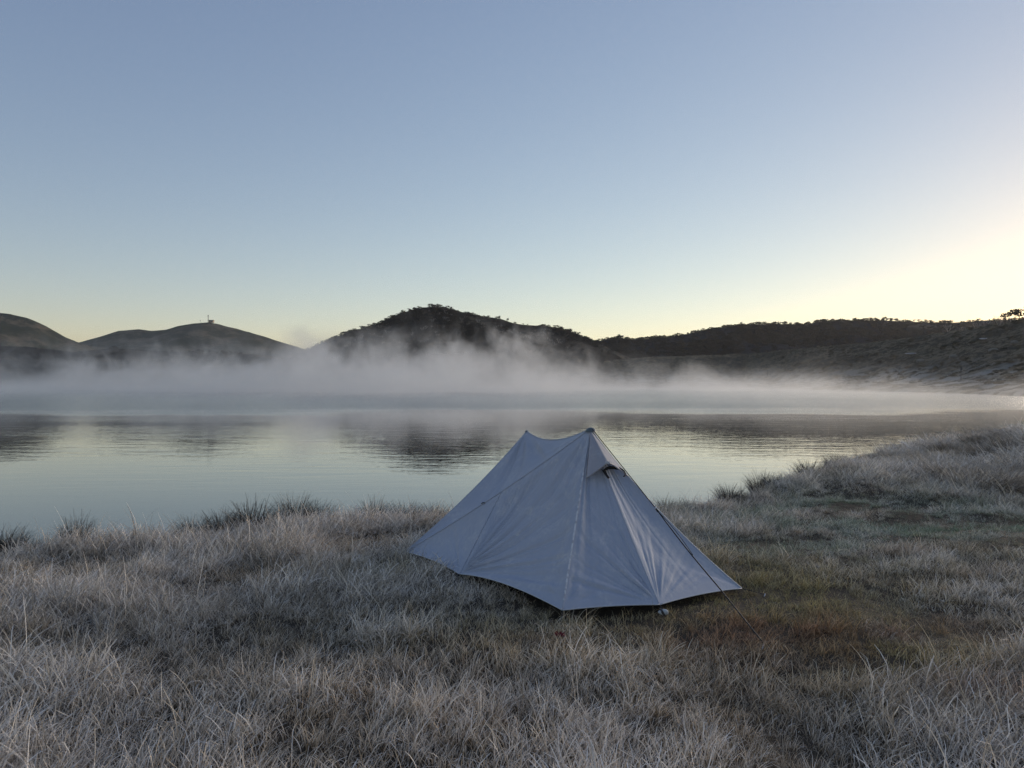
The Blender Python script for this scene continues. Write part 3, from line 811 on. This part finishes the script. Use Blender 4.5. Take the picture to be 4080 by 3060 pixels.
op = [(1298, 1012), (1302, 1017), (1308, 1011), (1316, 1007), (1326, 1007.5), (1337, 1009), (1344, 1013), (1350, 1019), (1344, 1017), (1336, 1015.5), (1326, 1014.5), (1316, 1014), (1309, 1017), (1312, 1025), (1317.5, 1033), (1313, 1035), (1307, 1027), (1302, 1020)]
vo = [on_front(a, b-.5, .040)-TI for a, b in op]
vb = [on_front(a, b-.5, .018)-TI for a, b in op]; n_o = len(op)
Fv = [tuple(range(n_o))]+[(k, (k+1) % n_o, n_o+(k+1) % n_o, n_o+k) for k in range(n_o)]
obj('vent_opening', mesh_np('vent_opening', np.array(vo+vb), Fv, [M_black]), tent)
tube([Vector(on_front(a, b, .05)-TI) for a, b in [(1343, 1013), (1348, 1017), (1351, 1022), (1350, 1028), (1347, 1029)]], .005, 'vent_strut', M_black, tent)
# little cap tab at the hood's tip
box('hood_tab', on_front(1312, 999, .125)-TI, (.035, .02, .018), M_hem, tent)
# guy line with tensioner, straight from the peak to its peg
G = Wz(1648, 1388, .03); gtop = P1+np.array([.012, -.035, .0])
gd = G-gtop
def gp(s): return gtop+gd*s
s_t = .452
d_ = np.linalg.norm(gd)
tube([Vector(gp(s)-TI) for s in np.linspace(0, s_t, 12)], .0034, 'guy_line', M_cord, tent)
side_ = np.cross(gd/d_, [0, -1, 0]); side_ /= np.linalg.norm(side_)
tube([Vector(gp(s)-TI+side_*.007*math.sin(math.pi*min(1, (s-s_t)/(.80-s_t)))) for s in np.linspace(s_t, 1, 24)], .0044, 'guy_line', M_cord, tent)
tube([Vector(gp(s)-TI-side_*(.010*math.sin(math.pi*(s-s_t)/(.66-s_t)))) for s in np.linspace(s_t, .66, 14)], .0022, 'guy_line', M_cord, tent)
q = gp(s_t)
tube([Vector(q-TI-gd/d_*.012), Vector(q-TI+gd/d_*.014)], .008, 'line_tensioner', M_clip, tent, 8)
tube([Vector(q-TI-gd/d_*.024), Vector(q-TI-gd/d_*.013)], .006, 'cord_knot', M_hem, tent, 8)
# small ties
tie = W(1062, 1079, 6.50)
tube([Vector(seamL(np.array([.54]))[0]-TI+np.array(o_)) for o_ in ((0, -.004, 0), (-.018, -.02, .004), (-.030, -.018, -.008))], .0045, 'guy_loop', M_cord, tent)
def peg(P, tilt):
    base = Vector(P-TI)
    tube([base+Vector((0, 0, .012))+Vector(tilt)*.02, base+Vector((0, 0, -.08))-Vector(tilt)*.08], .004, 'peg', M_metal, tent)
peg(G+np.array([0, 0, -.02]), (.25, -.2, 0))
for p_, dr_ in ((pL, (-.14, 0, 0)), (pA, (-.05, -.12, 0)), (pB, (-.02, -.13, 0)), (pR, (.16, -.02, 0))):
    e_ = p_+np.array(dr_); e_[2] = .015
    tube([Vector(p_-TI), Vector(e_-TI)], .0025, 'corner_cord', M_cord, tent)
    peg(e_+np.array([0, 0, -.01]), tuple(np.array(dr_)*2))
# stone wrapped by the corner cord
ST = Wz(1434, 1322, .055)
def blob(name, mat_, sx, sy, sz, seed, nu=18, nv=12, rough=.18):
    th = np.linspace(0, 2*math.pi, nu, endpoint=False); ph = np.linspace(.02, math.pi-.02, nv)
    TH, PH = np.meshgrid(th, ph, indexing='ij')
    x = np.cos(TH)*np.sin(PH); y = np.sin(TH)*np.sin(PH); z = np.cos(PH)
    r = 1+rough*(fbm(x*1.5+z*2+9, y*1.5-z*1.3+9, 3, seed)-.5)*2
    V = np.stack([x*r*sx, y*r*sy, z*r*sz], -1).reshape(-1, 3)
    F = []
    for i in range(nu):
        for j in range(nv-1):
            a = i*nv+j; b = ((i+1) % nu)*nv+j; F.append((a, b, b+1, a+1))
    F.append(tuple(i*nv for i in range(nu))[::-1]); F.append(tuple(i*nv+nv-1 for i in range(nu)))
    return mesh_np(name, V, F, [mat_], True)
st = obj('stone', blob('stone', M_stone, .034, .022, .019, 3, rough=.3), loc=ST); tag(st, 'small pale stone tied by cord below the front corner of the tent', 'stone')
for k_ in range(3):
    c_ = Vector(ST-TI)+Vector((-.004+k_*.006, 0, 0))
    tube([c_+Vector((-.010+.002*math.cos(a), math.cos(a)*.027, math.sin(a)*.024))+Vector((.014*math.sin(a)*-1, 0, 0)) for a in np.linspace(0, 2*math.pi, 16)], .0022, 'stone_cord', M_cord, tent)
tube([Vector(pC-TI), Vector(ST-TI)+Vector((-.01, .0, .022))], .0025, 'corner_cord', M_cord, tent)
# dull red scrap half buried in the grass
RS = Wz(1210, 1371, .075)
rv = []
for i_ in range(9):
    for j_ in range(6): rv.append((i_/8*.060-.03, j_/5*.035-.0175, .010*math.sin(i_*1.9+j_)+.007*math.cos(j_*2.3)))
rag = obj('rag', mesh_np('rag', np.array(rv), grid_faces(9, 6), [M_red], True), loc=RS); rag.rotation_euler = (.5, .1, .2)
tag(rag, 'small dull red scrap of cloth caught in the grass before the tent', 'rag')

# ================================================================== trees on the hills
def tree_meshes(seed, h=5.0, w=4.0, n=150, flat=.5):
    rg = np.random.default_rng(seed)
    lobes = [(rg.normal()*w*.26, rg.normal()*w*.26, h*(.34+.34*rg.random()), w*rg.uniform(.22, .36)) for _ in range(6)]
    V = []; F = []
    for k in range(n):
        lx, ly, lz, lr = lobes[rg.integers(0, 6)]
        d = rg.normal(size=3); d /= np.linalg.norm(d); q = np.array([lx, ly, lz])+d*lr*np.array([1, 1, flat+.15])*rg.uniform(.5, 1.1)
        s = w*.062*rg.uniform(.6, 1.5); a = rg.normal(size=3); a /= np.linalg.norm(a); b = np.cross(a, rg.normal(size=3)); b /= np.linalg.norm(b)
        i = len(V); V += [q+a*s, q+b*s*.8, q-a*s*.9, q-b*s*.7]; F.append((i, i+1, i+2, i+3))
    crown = mesh_np('crown', np.array(V), F, [M_crown])
    V = []; F = []
    def limb(p, q, r0, r1):
        p = Vector(p); q = Vector(q); t_ = (q-p).normalized(); a = t_.orthogonal().normalized(); b = t_.cross(a); i = len(V)
        for c_, r in ((p, r0), (q, r1)):
            for k in range(4): V.append(c_+a*math.cos(k*math.pi/2)*r+b*math.sin(k*math.pi/2)*r)
        for k in range(4): F.append((i+k, i+(k+1) % 4, i+4+(k+1) % 4, i+4+k))
    fork = (rg.normal()*.15, rg.normal()*.15, h*.28); limb((0, 0, -.6), fork, .17, .13)
    for lx, ly, lz, lr in lobes: limb(fork, (lx, ly, lz), .10, .03)
    trunk = mesh_np('trunk', V, F, [M_bark])
    return crown, trunk
def dead_mesh(seed, h=5.0, mat_=None, br=22):
    rg = np.random.default_rng(seed); V = []; F = []
    def limb(p, q, r0, r1):
        p = Vector(p); q = Vector(q); t_ = (q-p).normalized(); a = t_.orthogonal().normalized(); b = t_.cross(a); i = len(V)
        for c_, r in ((p, r0), (q, r1)):
            for k in range(3): V.append(c_+a*math.cos(k*2.094)*r+b*math.sin(k*2.094)*r)
        for k in range(3): F.append((i+k, i+(k+1) % 3, i+3+(k+1) % 3, i+3+k))
    def grow(p, d, L, r, lev):
        q = p+d*L; limb(p, q, r, r*.65)
        if lev == 0: return
        for _ in range(3 if lev > 1 else 2):
            nd = (d+Vector(rg.normal(size=3))*.45+Vector((0, 0, .12))).normalized(); grow(q, nd, L*rg.uniform(.55, .85), r*.6, lev-1)
    for s_ in range(3):
        a = s_*2.1+rg.random(); grow(Vector((0, 0, -.4)), Vector((math.cos(a)*.55, math.sin(a)*.55, .8)).normalized(), h*.36, h*.020, 3)
    return mesh_np('dead_limbs', V, F, [mat_ or M_deadwood])
TM = [tree_meshes(100+k, h=rng.uniform(4.2, 6.2), w=rng.uniform(3.6, 5.4), n=260) for k in range(6)]
DM = [dead_mesh(200+k) for k in range(4)]
def bush_mesh(seed, mat_, w=2.0, h=1.2, n=60):
    rg = np.random.default_rng(seed); V = []; F = []
    for k in range(n):
        d = rg.normal(size=3); d /= np.linalg.norm(d); d[2] = abs(d[2])
        q = d*np.array([w*.5, w*.5, h*.8])*rg.uniform(.6, 1.0); s = w*.17*rg.uniform(.6, 1.4)
        a = rg.normal(size=3); a /= np.linalg.norm(a); b = np.cross(a, rg.normal(size=3)); b /= np.linalg.norm(b)
        i = len(V); V += [q+a*s, q+b*s*.8, q-a*s*.9, q-b*s*.7]; F.append((i, i+1, i+2, i+3))
    return mesh_np('bush', np.array(V), F, [mat_])
def join_tree(k):
    c, t_ = TM[k]
    V1 = np.array([v.co for v in c.vertices]); V2 = np.array([v.co for v in t_.vertices])
    F1 = [tuple(p.vertices) for p in c.polygons]; F2 = [tuple(q+len(V1) for q in p.vertices) for p in t_.polygons]
    me = mesh_np('woodland_tree', np.vstack([V1, V2]), F1+F2, [M_crown, M_bark]); 
    for i, p in enumerate(me.polygons): p.material_index = 0 if i < len(F1) else 1
    return me
WT = [join_tree(k) for k in range(6)]
def wood(name, xs, ys, hf, dens_fn, s0, s1, label, protos, seed):
    rg = np.random.default_rng(seed)
    k = rg.random(len(xs)) < dens_fn(xs, ys); xs, ys = xs[k], ys[k]
    z = hf(xs, ys); n = len(xs)
    sc = rg.uniform(s0, s1, n)
    o = scatter(name, np.stack([xs, ys, z-.3], 1), np.stack([np.zeros(n), np.zeros(n), rg.uniform(0, 6.28, n)], 1), np.stack([sc, sc, sc*rg.uniform(.8, 1.1, n)], 1), rg.integers(0, len(protos), n), protos, {})
    tag(o, label, 'woodland' if 'wood' in name else 'heath', kind='stuff'); return o
rg = np.random.default_rng(5)
n = 7500; xs = rg.uniform(-190, 120, n); ys = 600+rg.uniform(-110, 40, n)
wood('woodland', xs, ys, hC, lambda x, y: (hC(x, y) > 8)*(.15+.85*smooth(.42, .55, fbm(x/26, y/26, 3, 61))), .35, .68, 'dark low snow gum woodland covering the middle hill', WT, 1)
n = 13000; xs = rg.uniform(60, 620, n); ys = 720+rg.uniform(-200, 30, n)
wood('woodland', xs, ys, hD, lambda x, y: (hD(x, y) > 6)*(.35+.65*smooth(.35, .5, fbm(x/40, y/40, 3, 62))), .45, .85, 'dark woodland along the long right-hand ridge', WT, 2)
n = 1500; xs = rg.uniform(-330, -60, n); ys = 640+rg.uniform(-90, 30, n)
wood('woodland', xs, ys, hL, lambda x, y: (hL(x, y) > 5)*smooth(.45, .55, fbm(x/26, y/26, 3, 63)), .5, .9, 'dark scrub on the low hill behind the mist at left', WT, 3)
# heath on the near slope
HB = [bush_mesh(300+k, M_heath) for k in range(5)]
n = 6000; iu = rg.integers(0, int(na*.62), n); it = (rg.random(n)**.8*(nr_*.72)).astype(int)
px, py, pz = XX[iu, it], YY[iu, it], HH[iu, it]
ptt = it/(nr_-1)*1.45
dens = smooth(.44, .58, fbm(px/14, py/14, 3, 65))*smooth(.03, .10, ptt)+.5*smooth(.86, .94, ptt)
k_ = rg.random(n) < dens
px, py, pz = px[k_], py[k_], pz[k_]; n = len(px); sc = rg.uniform(.3, .8, n)
o = scatter('heath', np.stack([px, py, pz-.1], 1), np.stack([np.zeros(n), np.zeros(n), rg.uniform(0, 6.28, n)], 1), np.stack([sc*1.3, sc*1.3, sc*.75], 1), rg.integers(0, 5, n), HB, {})
tag(o, 'low dark heath bushes over the right-hand slope', 'heath', kind='stuff')
# single trees on the skylines
def place_tree(u_, Y, hf, s, k, label, group):
    x = at_px(u_, Y); z = float(hf(np.array([x]), np.array([Y]))[0]) if hf else None
    s *= .72; root = empty('snow_gum', (x, Y, z-.2), k*1.3); root.scale = (s, s, s)
    c, t_ = TM[k % 6]
    obj('crown', c, root); obj('trunk', t_, root)
    tag(root, label, 'tree', group)
gC = 'snow gums on the skyline of the middle hill'
for (u_, s, lab) in [(846, .8, 'flat-topped gum at the left shoulder of the middle hill'), (868, .8, 'round gum just below the summit on the left of the middle hill'),
                     (905, .75, 'low gum left of the middle hill summit'), (932, .95, 'gum on the very top of the middle hill, left one'), (947, 1.0, 'tallest round gum on the very top of the middle hill'),
                     (968, .7, 'small gum right after the top of the middle hill'), (1078, .7, 'first gum of the pair on the right slope of the middle hill'), (1096, .75, 'second gum of the pair on the right slope of the middle hill'),
                     (1112, .45, 'tiny gum right of the pair on the middle hill'), (1130, .45, 'tiny lone gum where the middle hill levels out'), (1140, .4, 'last tiny lone gum of the three on the right slope'),
                     (1185, .7, 'low gum at the left of the right shoulder'), (1205, .75, 'bushy gum at the top of the right shoulder'), (825, .75, 'gum at the top of the left ramp of the middle hill'),
                     (782, .8, 'gum halfway down the left ramp of the middle hill'), (758, .75, 'gum lower on the left ramp of the middle hill'), (738, .8, 'lowest gum on the left ramp above the mist')]:
    place_tree(u_, 600, hC, s, int(u_) % 6, lab, gC)
gD = 'gums on the skyline of the right-hand ridge'
for (u_, s, lab) in [(1335, .7, 'gum on the small knoll left end of the right-hand ridge'), (1300, .6, 'small gum at the saddle beside the middle hill'), (1600, .8, 'gum at the first rise of the right-hand ridge'), (1640, .9, 'gum on the flat top of the first rise of the ridge'),
                     (1692, .85, 'gum before the notch in the right-hand ridge'), (1765, .9, 'gum just after the notch in the right-hand ridge'), (1800, 1.0, 'broad gum on the highest part of the right-hand ridge'), (1846, .9, 'gum in the middle of the highest part of the ridge'),
                     (1893, .9, 'gum at the right of the highest part of the ridge'), (1925, 1.0, 'spreading gum with sky showing beneath, on the right-hand ridge'), (1975, .8, 'gum on the right-hand ridge after the spreading one'), (2030, .8, 'gum near the right end of the ridge')]:
    place_tree(u_, 720, hD, s, int(u_) % 6, lab, gD)
# bleached dead gums on the right
gE = 'bleached dead gums on the right-hand brow'
for (u_, t_, s, lab) in [(2052, 1.0, .8, 'leaning bleached dead gum at the left of the brow'), (2085, 1.02, .6, 'small bare dead gum beside the leaning one'), (2110, 1.03, .8, 'bare dead gum in the middle of the brow'),
                         (2135, 1.02, .7, 'thin bare dead gum right of the middle of the brow'), (2160, .98, 1.0, 'widely branching pale dead gum near the frame edge'), (2186, .99, 1.1, 'largest pale dead gum near the right frame edge')]:
    p = slope_point(u_, t_); root = empty('dead_tree', p, u_*1.7); root.scale = (s,)*3
    obj('dead_limbs', DM[int(u_) % 4], root); tag(root, lab, 'dead tree', gE)
p = slope_point(2205, 1.0); root = empty('snow_gum', p, .5); root.scale = (1.1,)*3
obj('crown', TM[2][0], root); obj('trunk', TM[2][1], root); tag(root, 'leafy gum cut by the right edge of the picture', 'tree')
n = 260; xs = rg.uniform(-120, 40, n); ys = 600+rg.uniform(-70, -8, n)
o = wood('dead_wood', xs, ys, hC, lambda x, y: (hC(x, y) > 22)*smooth(.45, .6, fbm(x/18, y/18, 2, 71)), .5, .8, 'pale dead trunks among the trees on the middle hill', DM, 6)
# ------------------------------------------------------------------ summit hut and mast on the sunlit top
xs_ = at_px(450, 1450); zs_ = float(hB(np.array([xs_]), np.array([1450.]))[0])
hut = empty('summit_hut', (xs_+5.5, 1450, zs_-.5))
box('wall', (0, 0, 1.8), (9, 6, 3.6), M_hut, hut)
V = [(-5, -3.6, 3.61), (5, -3.6, 3.61), (5, 3.6, 3.61), (-5, 3.6, 3.61), (-5, 0, 5.2), (5, 0, 5.2)]
obj('roof', mesh_np('roof', V, [(0, 1, 5, 4), (2, 3, 4, 5), (0, 4, 3), (1, 2, 5), (0, 3, 2, 1)], [M_roof]), hut)
box('door', (-2, -3.03, 1.1), (1, .06, 2), M_roof, hut); box('window', (1.8, -3.03, 2.1), (1.4, .06, 1), M_black, hut)
tag(hut, 'tiny hut on the sunlit summit beside the mast', 'hut')
mast = empty('lattice_mast', (xs_, 1450, zs_-.5))
for sx_, sy_ in ((-1, -1), (1, -1), (0, 1)):
    tube([Vector((sx_*1.1, sy_*1.0, 0)), Vector((sx_*.75, sy_*.7, 14.5))], .14, 'leg', M_paint, mast, 4)
for k_ in range(7):
    z0 = .5+k_*2; s0 = 1.1-.35*z0/14.5; s1 = 1.1-.35*(z0+2)/14.5
    for (a, b) in (((-1, -1), (1, -1)), ((1, -1), (0, 1)), ((0, 1), (-1, -1))):
        tube([Vector((a[0]*s0, a[1]*s0, z0)), Vector((b[0]*s1, b[1]*s1, z0+2))], .07, 'brace', M_paint, mast, 4)
box('antenna_drum', (0, -.9, 13.0), (1.9, .9, 1.8), M_paint, mast)
tag(mast, 'slender lattice mast on the sunlit summit at left', 'mast')
mk = empty('survey_marker', (xs_-13, 1448, zs_-.8)); tube([Vector((0, 0, 0)), Vector((-1.5, 0, 4.5))], .2, 'post', M_paint, mk, 5); box('plate', (-1.5, 0, 4.4), (1.6, .2, 1.0), M_paint, mk)
tag(mk, 'short leaning marker post left of the mast on the summit', 'marker')
# ------------------------------------------------------------------ posts, rocks and snow on the near slope
def grid_hit(u_, v_):
    """nearest mesh point of the slope seen at (u_,v_)"""
    pu = 1106+XX/YY*F_PX; pv = 829.5-(HH-EYE)/YY*F_PX
    d = (pu-u_)**2+((pv-v_)*1.5)**2+RRr*.02
    k = np.unravel_index(np.argmin(d), d.shape); return Vector((XX[k], YY[k], HH[k]))
pp = grid_hit(2077, 822)
post = empty('marker_pole', pp); s_ = pp.length/150
tube([Vector((0, 0, -.3)), Vector((.06, 0, 2.2*s_))], .05*s_, 'pole', M_paint, post, 6)
box('sign_plate', (.08, -.06, 1.95*s_), (.34*s_, .05, .55*s_), M_paint, post)
tag(post, 'dark marker pole with a small plate, standing on the right shore', 'pole')
for (u_, v_, lab) in [(1657, 812, 'short thin stake on the slope behind the far spit'), (1832, 825, 'short stake low on the shore between spit and marker pole'), (1560, 808, 'thin stake furthest left on the slope above the spit')]:
    p = grid_hit(u_, v_); s_ = p.length/200; q = empty('stake', p); tube([Vector((0, 0, -.3)), Vector((0, 0, 1.5*s_))], .07*s_, 'post', M_paint, q, 5)
    box('cap', (0, 0, 1.5*s_), (.2*s_, .2*s_, .12*s_), M_paint, q); tag(q, lab, 'stake', 'thin stakes on the far slope')
for (u_, v_, sx_, sz_, k_, lab) in [(1563, 838.2, 2.6, 1.1, 1, 'small rock islet in the water off the spit'), (1604, 836.8, 4.5, 1.9, 2, 'larger rock at the tip of the far spit'), (1622, 836, 4.0, 2.3, 3, 'rounded rock second from the tip of the spit'), (1638, 836, 3.4, 1.8, 4, 'low rock where the spit joins the shore')]:
    Y = (EYE-WATER_Z)*F_PX/(v_-829.5) if u_ < 1570 else 366
    p = Vector((at_px(u_, Y), Y, WATER_Z+.25))
    o = obj('rock', blob('rock', M_rock, sx_, sx_*.7, sz_, k_, 20, 12, .35), loc=p); tag(o, lab, 'rock', 'rocks at the far spit')
for (u_, v_, w_, lab) in [(1969, 765, 3.4, 'longest streak of old snow on the grassy brow'), (1893, 744.5, 1.2, 'tiny snow fleck left, above the long snow streak'), (1912, 745, 1.4, 'tiny snow fleck right, above the long snow streak')]:
    pass
for (u_, v_, w_, lab) in [(1969, 765, 3.6, 'longest streak of old snow on the grassy brow'), (2103, 731.5, 1.3, 'tiny snow fleck left, high on the brow'), (2125, 732.5, 1.6, 'tiny snow fleck right, high on the brow')]:
    p = grid_hit(u_, v_)
    o = obj('snow_patch', blob('snow_patch', M_snow, w_*.8, 1.2, .22, 5, 20, 10, .5), loc=p+Vector((0, 0, .25))); tag(o, lab, 'snow patch', 'old snow on the right-hand slope')
for (u_, v_, w_, lab) in [(2148, 760, 1.5, 'pale boulder on the dark slope near the right edge'), (2060, 771, 1.3, 'pale boulder in the heath below the snow streak'), (1990, 782, 1.4, 'boulder on the frosted slope, left of the others'), (2190, 741, 1.1, 'small boulder high on the slope at the right edge')]:
    p = grid_hit(u_, v_)
    o = obj('boulder', blob('boulder', M_rock, w_, w_*.8, w_*.6, 7+int(u_) % 5, 18, 10, .35), loc=p+Vector((0, 0, .2))); tag(o, lab, 'boulder', 'boulders on the right-hand slope')

# ================================================================== mist over the lake
M_mist = bpy.data.materials.new('mist'); M_mist.use_nodes = True
t = NT(M_mist); t.n.clear()
out = t.add('ShaderNodeOutputMaterial'); pv = t.add('ShaderNodeVolumePrincipled')
t.l.new(pv.outputs[0], out.inputs['Volume'])
pv.inputs['Color'].default_value = (1.0, .99, .98, 1); pv.inputs['Anisotropy'].default_value = .65
P = t.pos(); sx = t.add('ShaderNodeSeparateXYZ'); t.l.new(P, sx.inputs[0]); X_, Y_, Z_ = sx.outputs
H0 = t.math('SUBTRACT', Z_, WATER_Z)
def gauss(cx, rx, cy, ry):
    a = t.math('POWER', t.math('ABSOLUTE', t.math('DIVIDE', t.math('SUBTRACT', X_, cx), rx)), 2.0)
    b = t.math('POWER', t.math('ABSOLUTE', t.math('DIVIDE', t.math('SUBTRACT', Y_, cy), ry)), 2.0)
    return t.math('EXPONENT', t.math('MULTIPLY', t.math('ADD', a, b), -1.0))
big = t.noise(t.mapv(P, (.028, .018, .03)), 1, 4, .6, .5)
wisp = t.noise(t.mapv(P, (.085, .05, .07), rot=(0, .25, 0)), 1.25, 5, .66, 1.3)
fine_ = t.math('ADD', t.math('MULTIPLY', big, .55), t.math('MULTIPLY', wisp, .45))
bank = gauss(-22, 55, 240, 85)
bankR = t.math('MULTIPLY', gauss(75, 50, 230, 80), .16)
bankL = t.math('MULTIPLY', gauss(-130, 90, 270, 100), .62)
bankN = t.math('MULTIPLY', gauss(36, 32, 78, 38), .17)
cover = t.math('ADD', t.math('ADD', t.math('ADD', bank, bankR), bankL), bankN)
top = t.math('ADD', t.math('MULTIPLY', cover, 19.5), 2.5)                       # height the mist reaches
hrel = t.math('DIVIDE', H0, top)
thr = t.range(hrel, .0, 1.3, .38, .61, False)
tall = t.math('MULTIPLY', t.range(t.math('SUBTRACT', fine_, thr), -.02, .14), t.range(hrel, .75, 1.5, 1, 0))
holes = t.range(t.noise(t.mapv(P, (.05, .03, .045), loc=(3, 7, 1)), 1, 3, .55, .6), .38, .60, .15, 1.45)
tall = t.math('MULTIPLY', tall, holes)
dn = t.math('MULTIPLY', t.math('MULTIPLY', tall, t.math('ADD', t.math('MULTIPLY', cover, .9), .10)), .036)
low = t.math('MULTIPLY', t.math('EXPONENT', t.math('MULTIPLY', H0, -1.0)), t.range(big, .3, .7, .4, 1.5))
low = t.math('MULTIPLY', low, t.math('MULTIPLY', t.range(Y_, 55, 200), t.range(X_, 80, -60, .03, 1)))
veil = t.math('MULTIPLY', t.math('MULTIPLY', gauss(-150, 95, 300, 85), t.range(wisp, .50, .66)), t.math('MULTIPLY', t.range(H0, 3, 8), t.range(H0, 12, 22, 1, 0)))
dn = t.math('ADD', dn, t.math('MULTIPLY', veil, .012))
dn = t.math('ADD', dn, t.math('MULTIPLY', low, .015))
t.l.new(dn, pv.inputs['Density'])
M_mist.cycles.volume_step_rate = .12
M_mist.cycles.volume_sampling = 'MULTIPLE_IMPORTANCE'
def hull_top(x, y):
    c = np.exp(-((x+22)/56)**2-((y-240)/85)**2)+.24*np.exp(-((x-75)/55)**2-((y-240)/80)**2)+.62*np.exp(-((x+130)/90)**2-((y-270)/100)**2)+.18*np.exp(-((x-36)/32)**2-((y-78)/38)**2)
    return WATER_Z+(c*19.5+2.5)*1.42
gx = np.linspace(-330, 128, 60); gy = np.linspace(34, 400, 50)
GX, GY = np.meshgrid(gx, gy, indexing='ij')
Vt = np.stack([GX, GY, hull_top(GX, GY)], -1).reshape(-1, 3); Vb = np.stack([GX, GY, np.full_like(GX, WATER_Z+.02)], -1).reshape(-1, 3)
nt = len(Vt); Ft = grid_faces(60, 50); Fb = Ft[:, ::-1]+nt
ring = [i*50 for i in range(60)]+[59*50+j for j in range(1, 50)]+[i*50+49 for i in range(58, -1, -1)]+[j for j in range(48, 0, -1)]
ring = np.array(ring); nx_ = np.roll(ring, -1)
Fs = np.stack([ring, nx_, nx_+nt, ring+nt], 1)
mist = obj('mist', mesh_np('mist', np.vstack([Vt, Vb]), np.vstack([Ft, Fb, Fs[:, ::-1]]), [M_mist]))
tag(mist, 'white morning mist drifting over the lake', 'mist', kind='stuff')
import bmesh
bm = bmesh.new(); bm.from_mesh(mist.data); bmesh.ops.recalc_face_normals(bm, faces=bm.faces); bm.to_mesh(mist.data); bm.free()
print('grass tufts', n_gr)

M_haze = bpy.data.materials.new('haze'); M_haze.use_nodes = True
t = NT(M_haze); t.n.clear(); out = t.add('ShaderNodeOutputMaterial'); pv = t.add('ShaderNodeVolumePrincipled'); t.l.new(pv.outputs[0], out.inputs['Volume'])
pv.inputs['Color'].default_value = (1, .99, .98, 1); pv.inputs['Density'].default_value = .00006; pv.inputs['Anisotropy'].default_value = .5
hz = box('haze', (0, 1200, 75), (9000, 2640, 153), M_haze)
tag(hz, 'thin morning haze in the valley air', 'haze', kind='stuff')
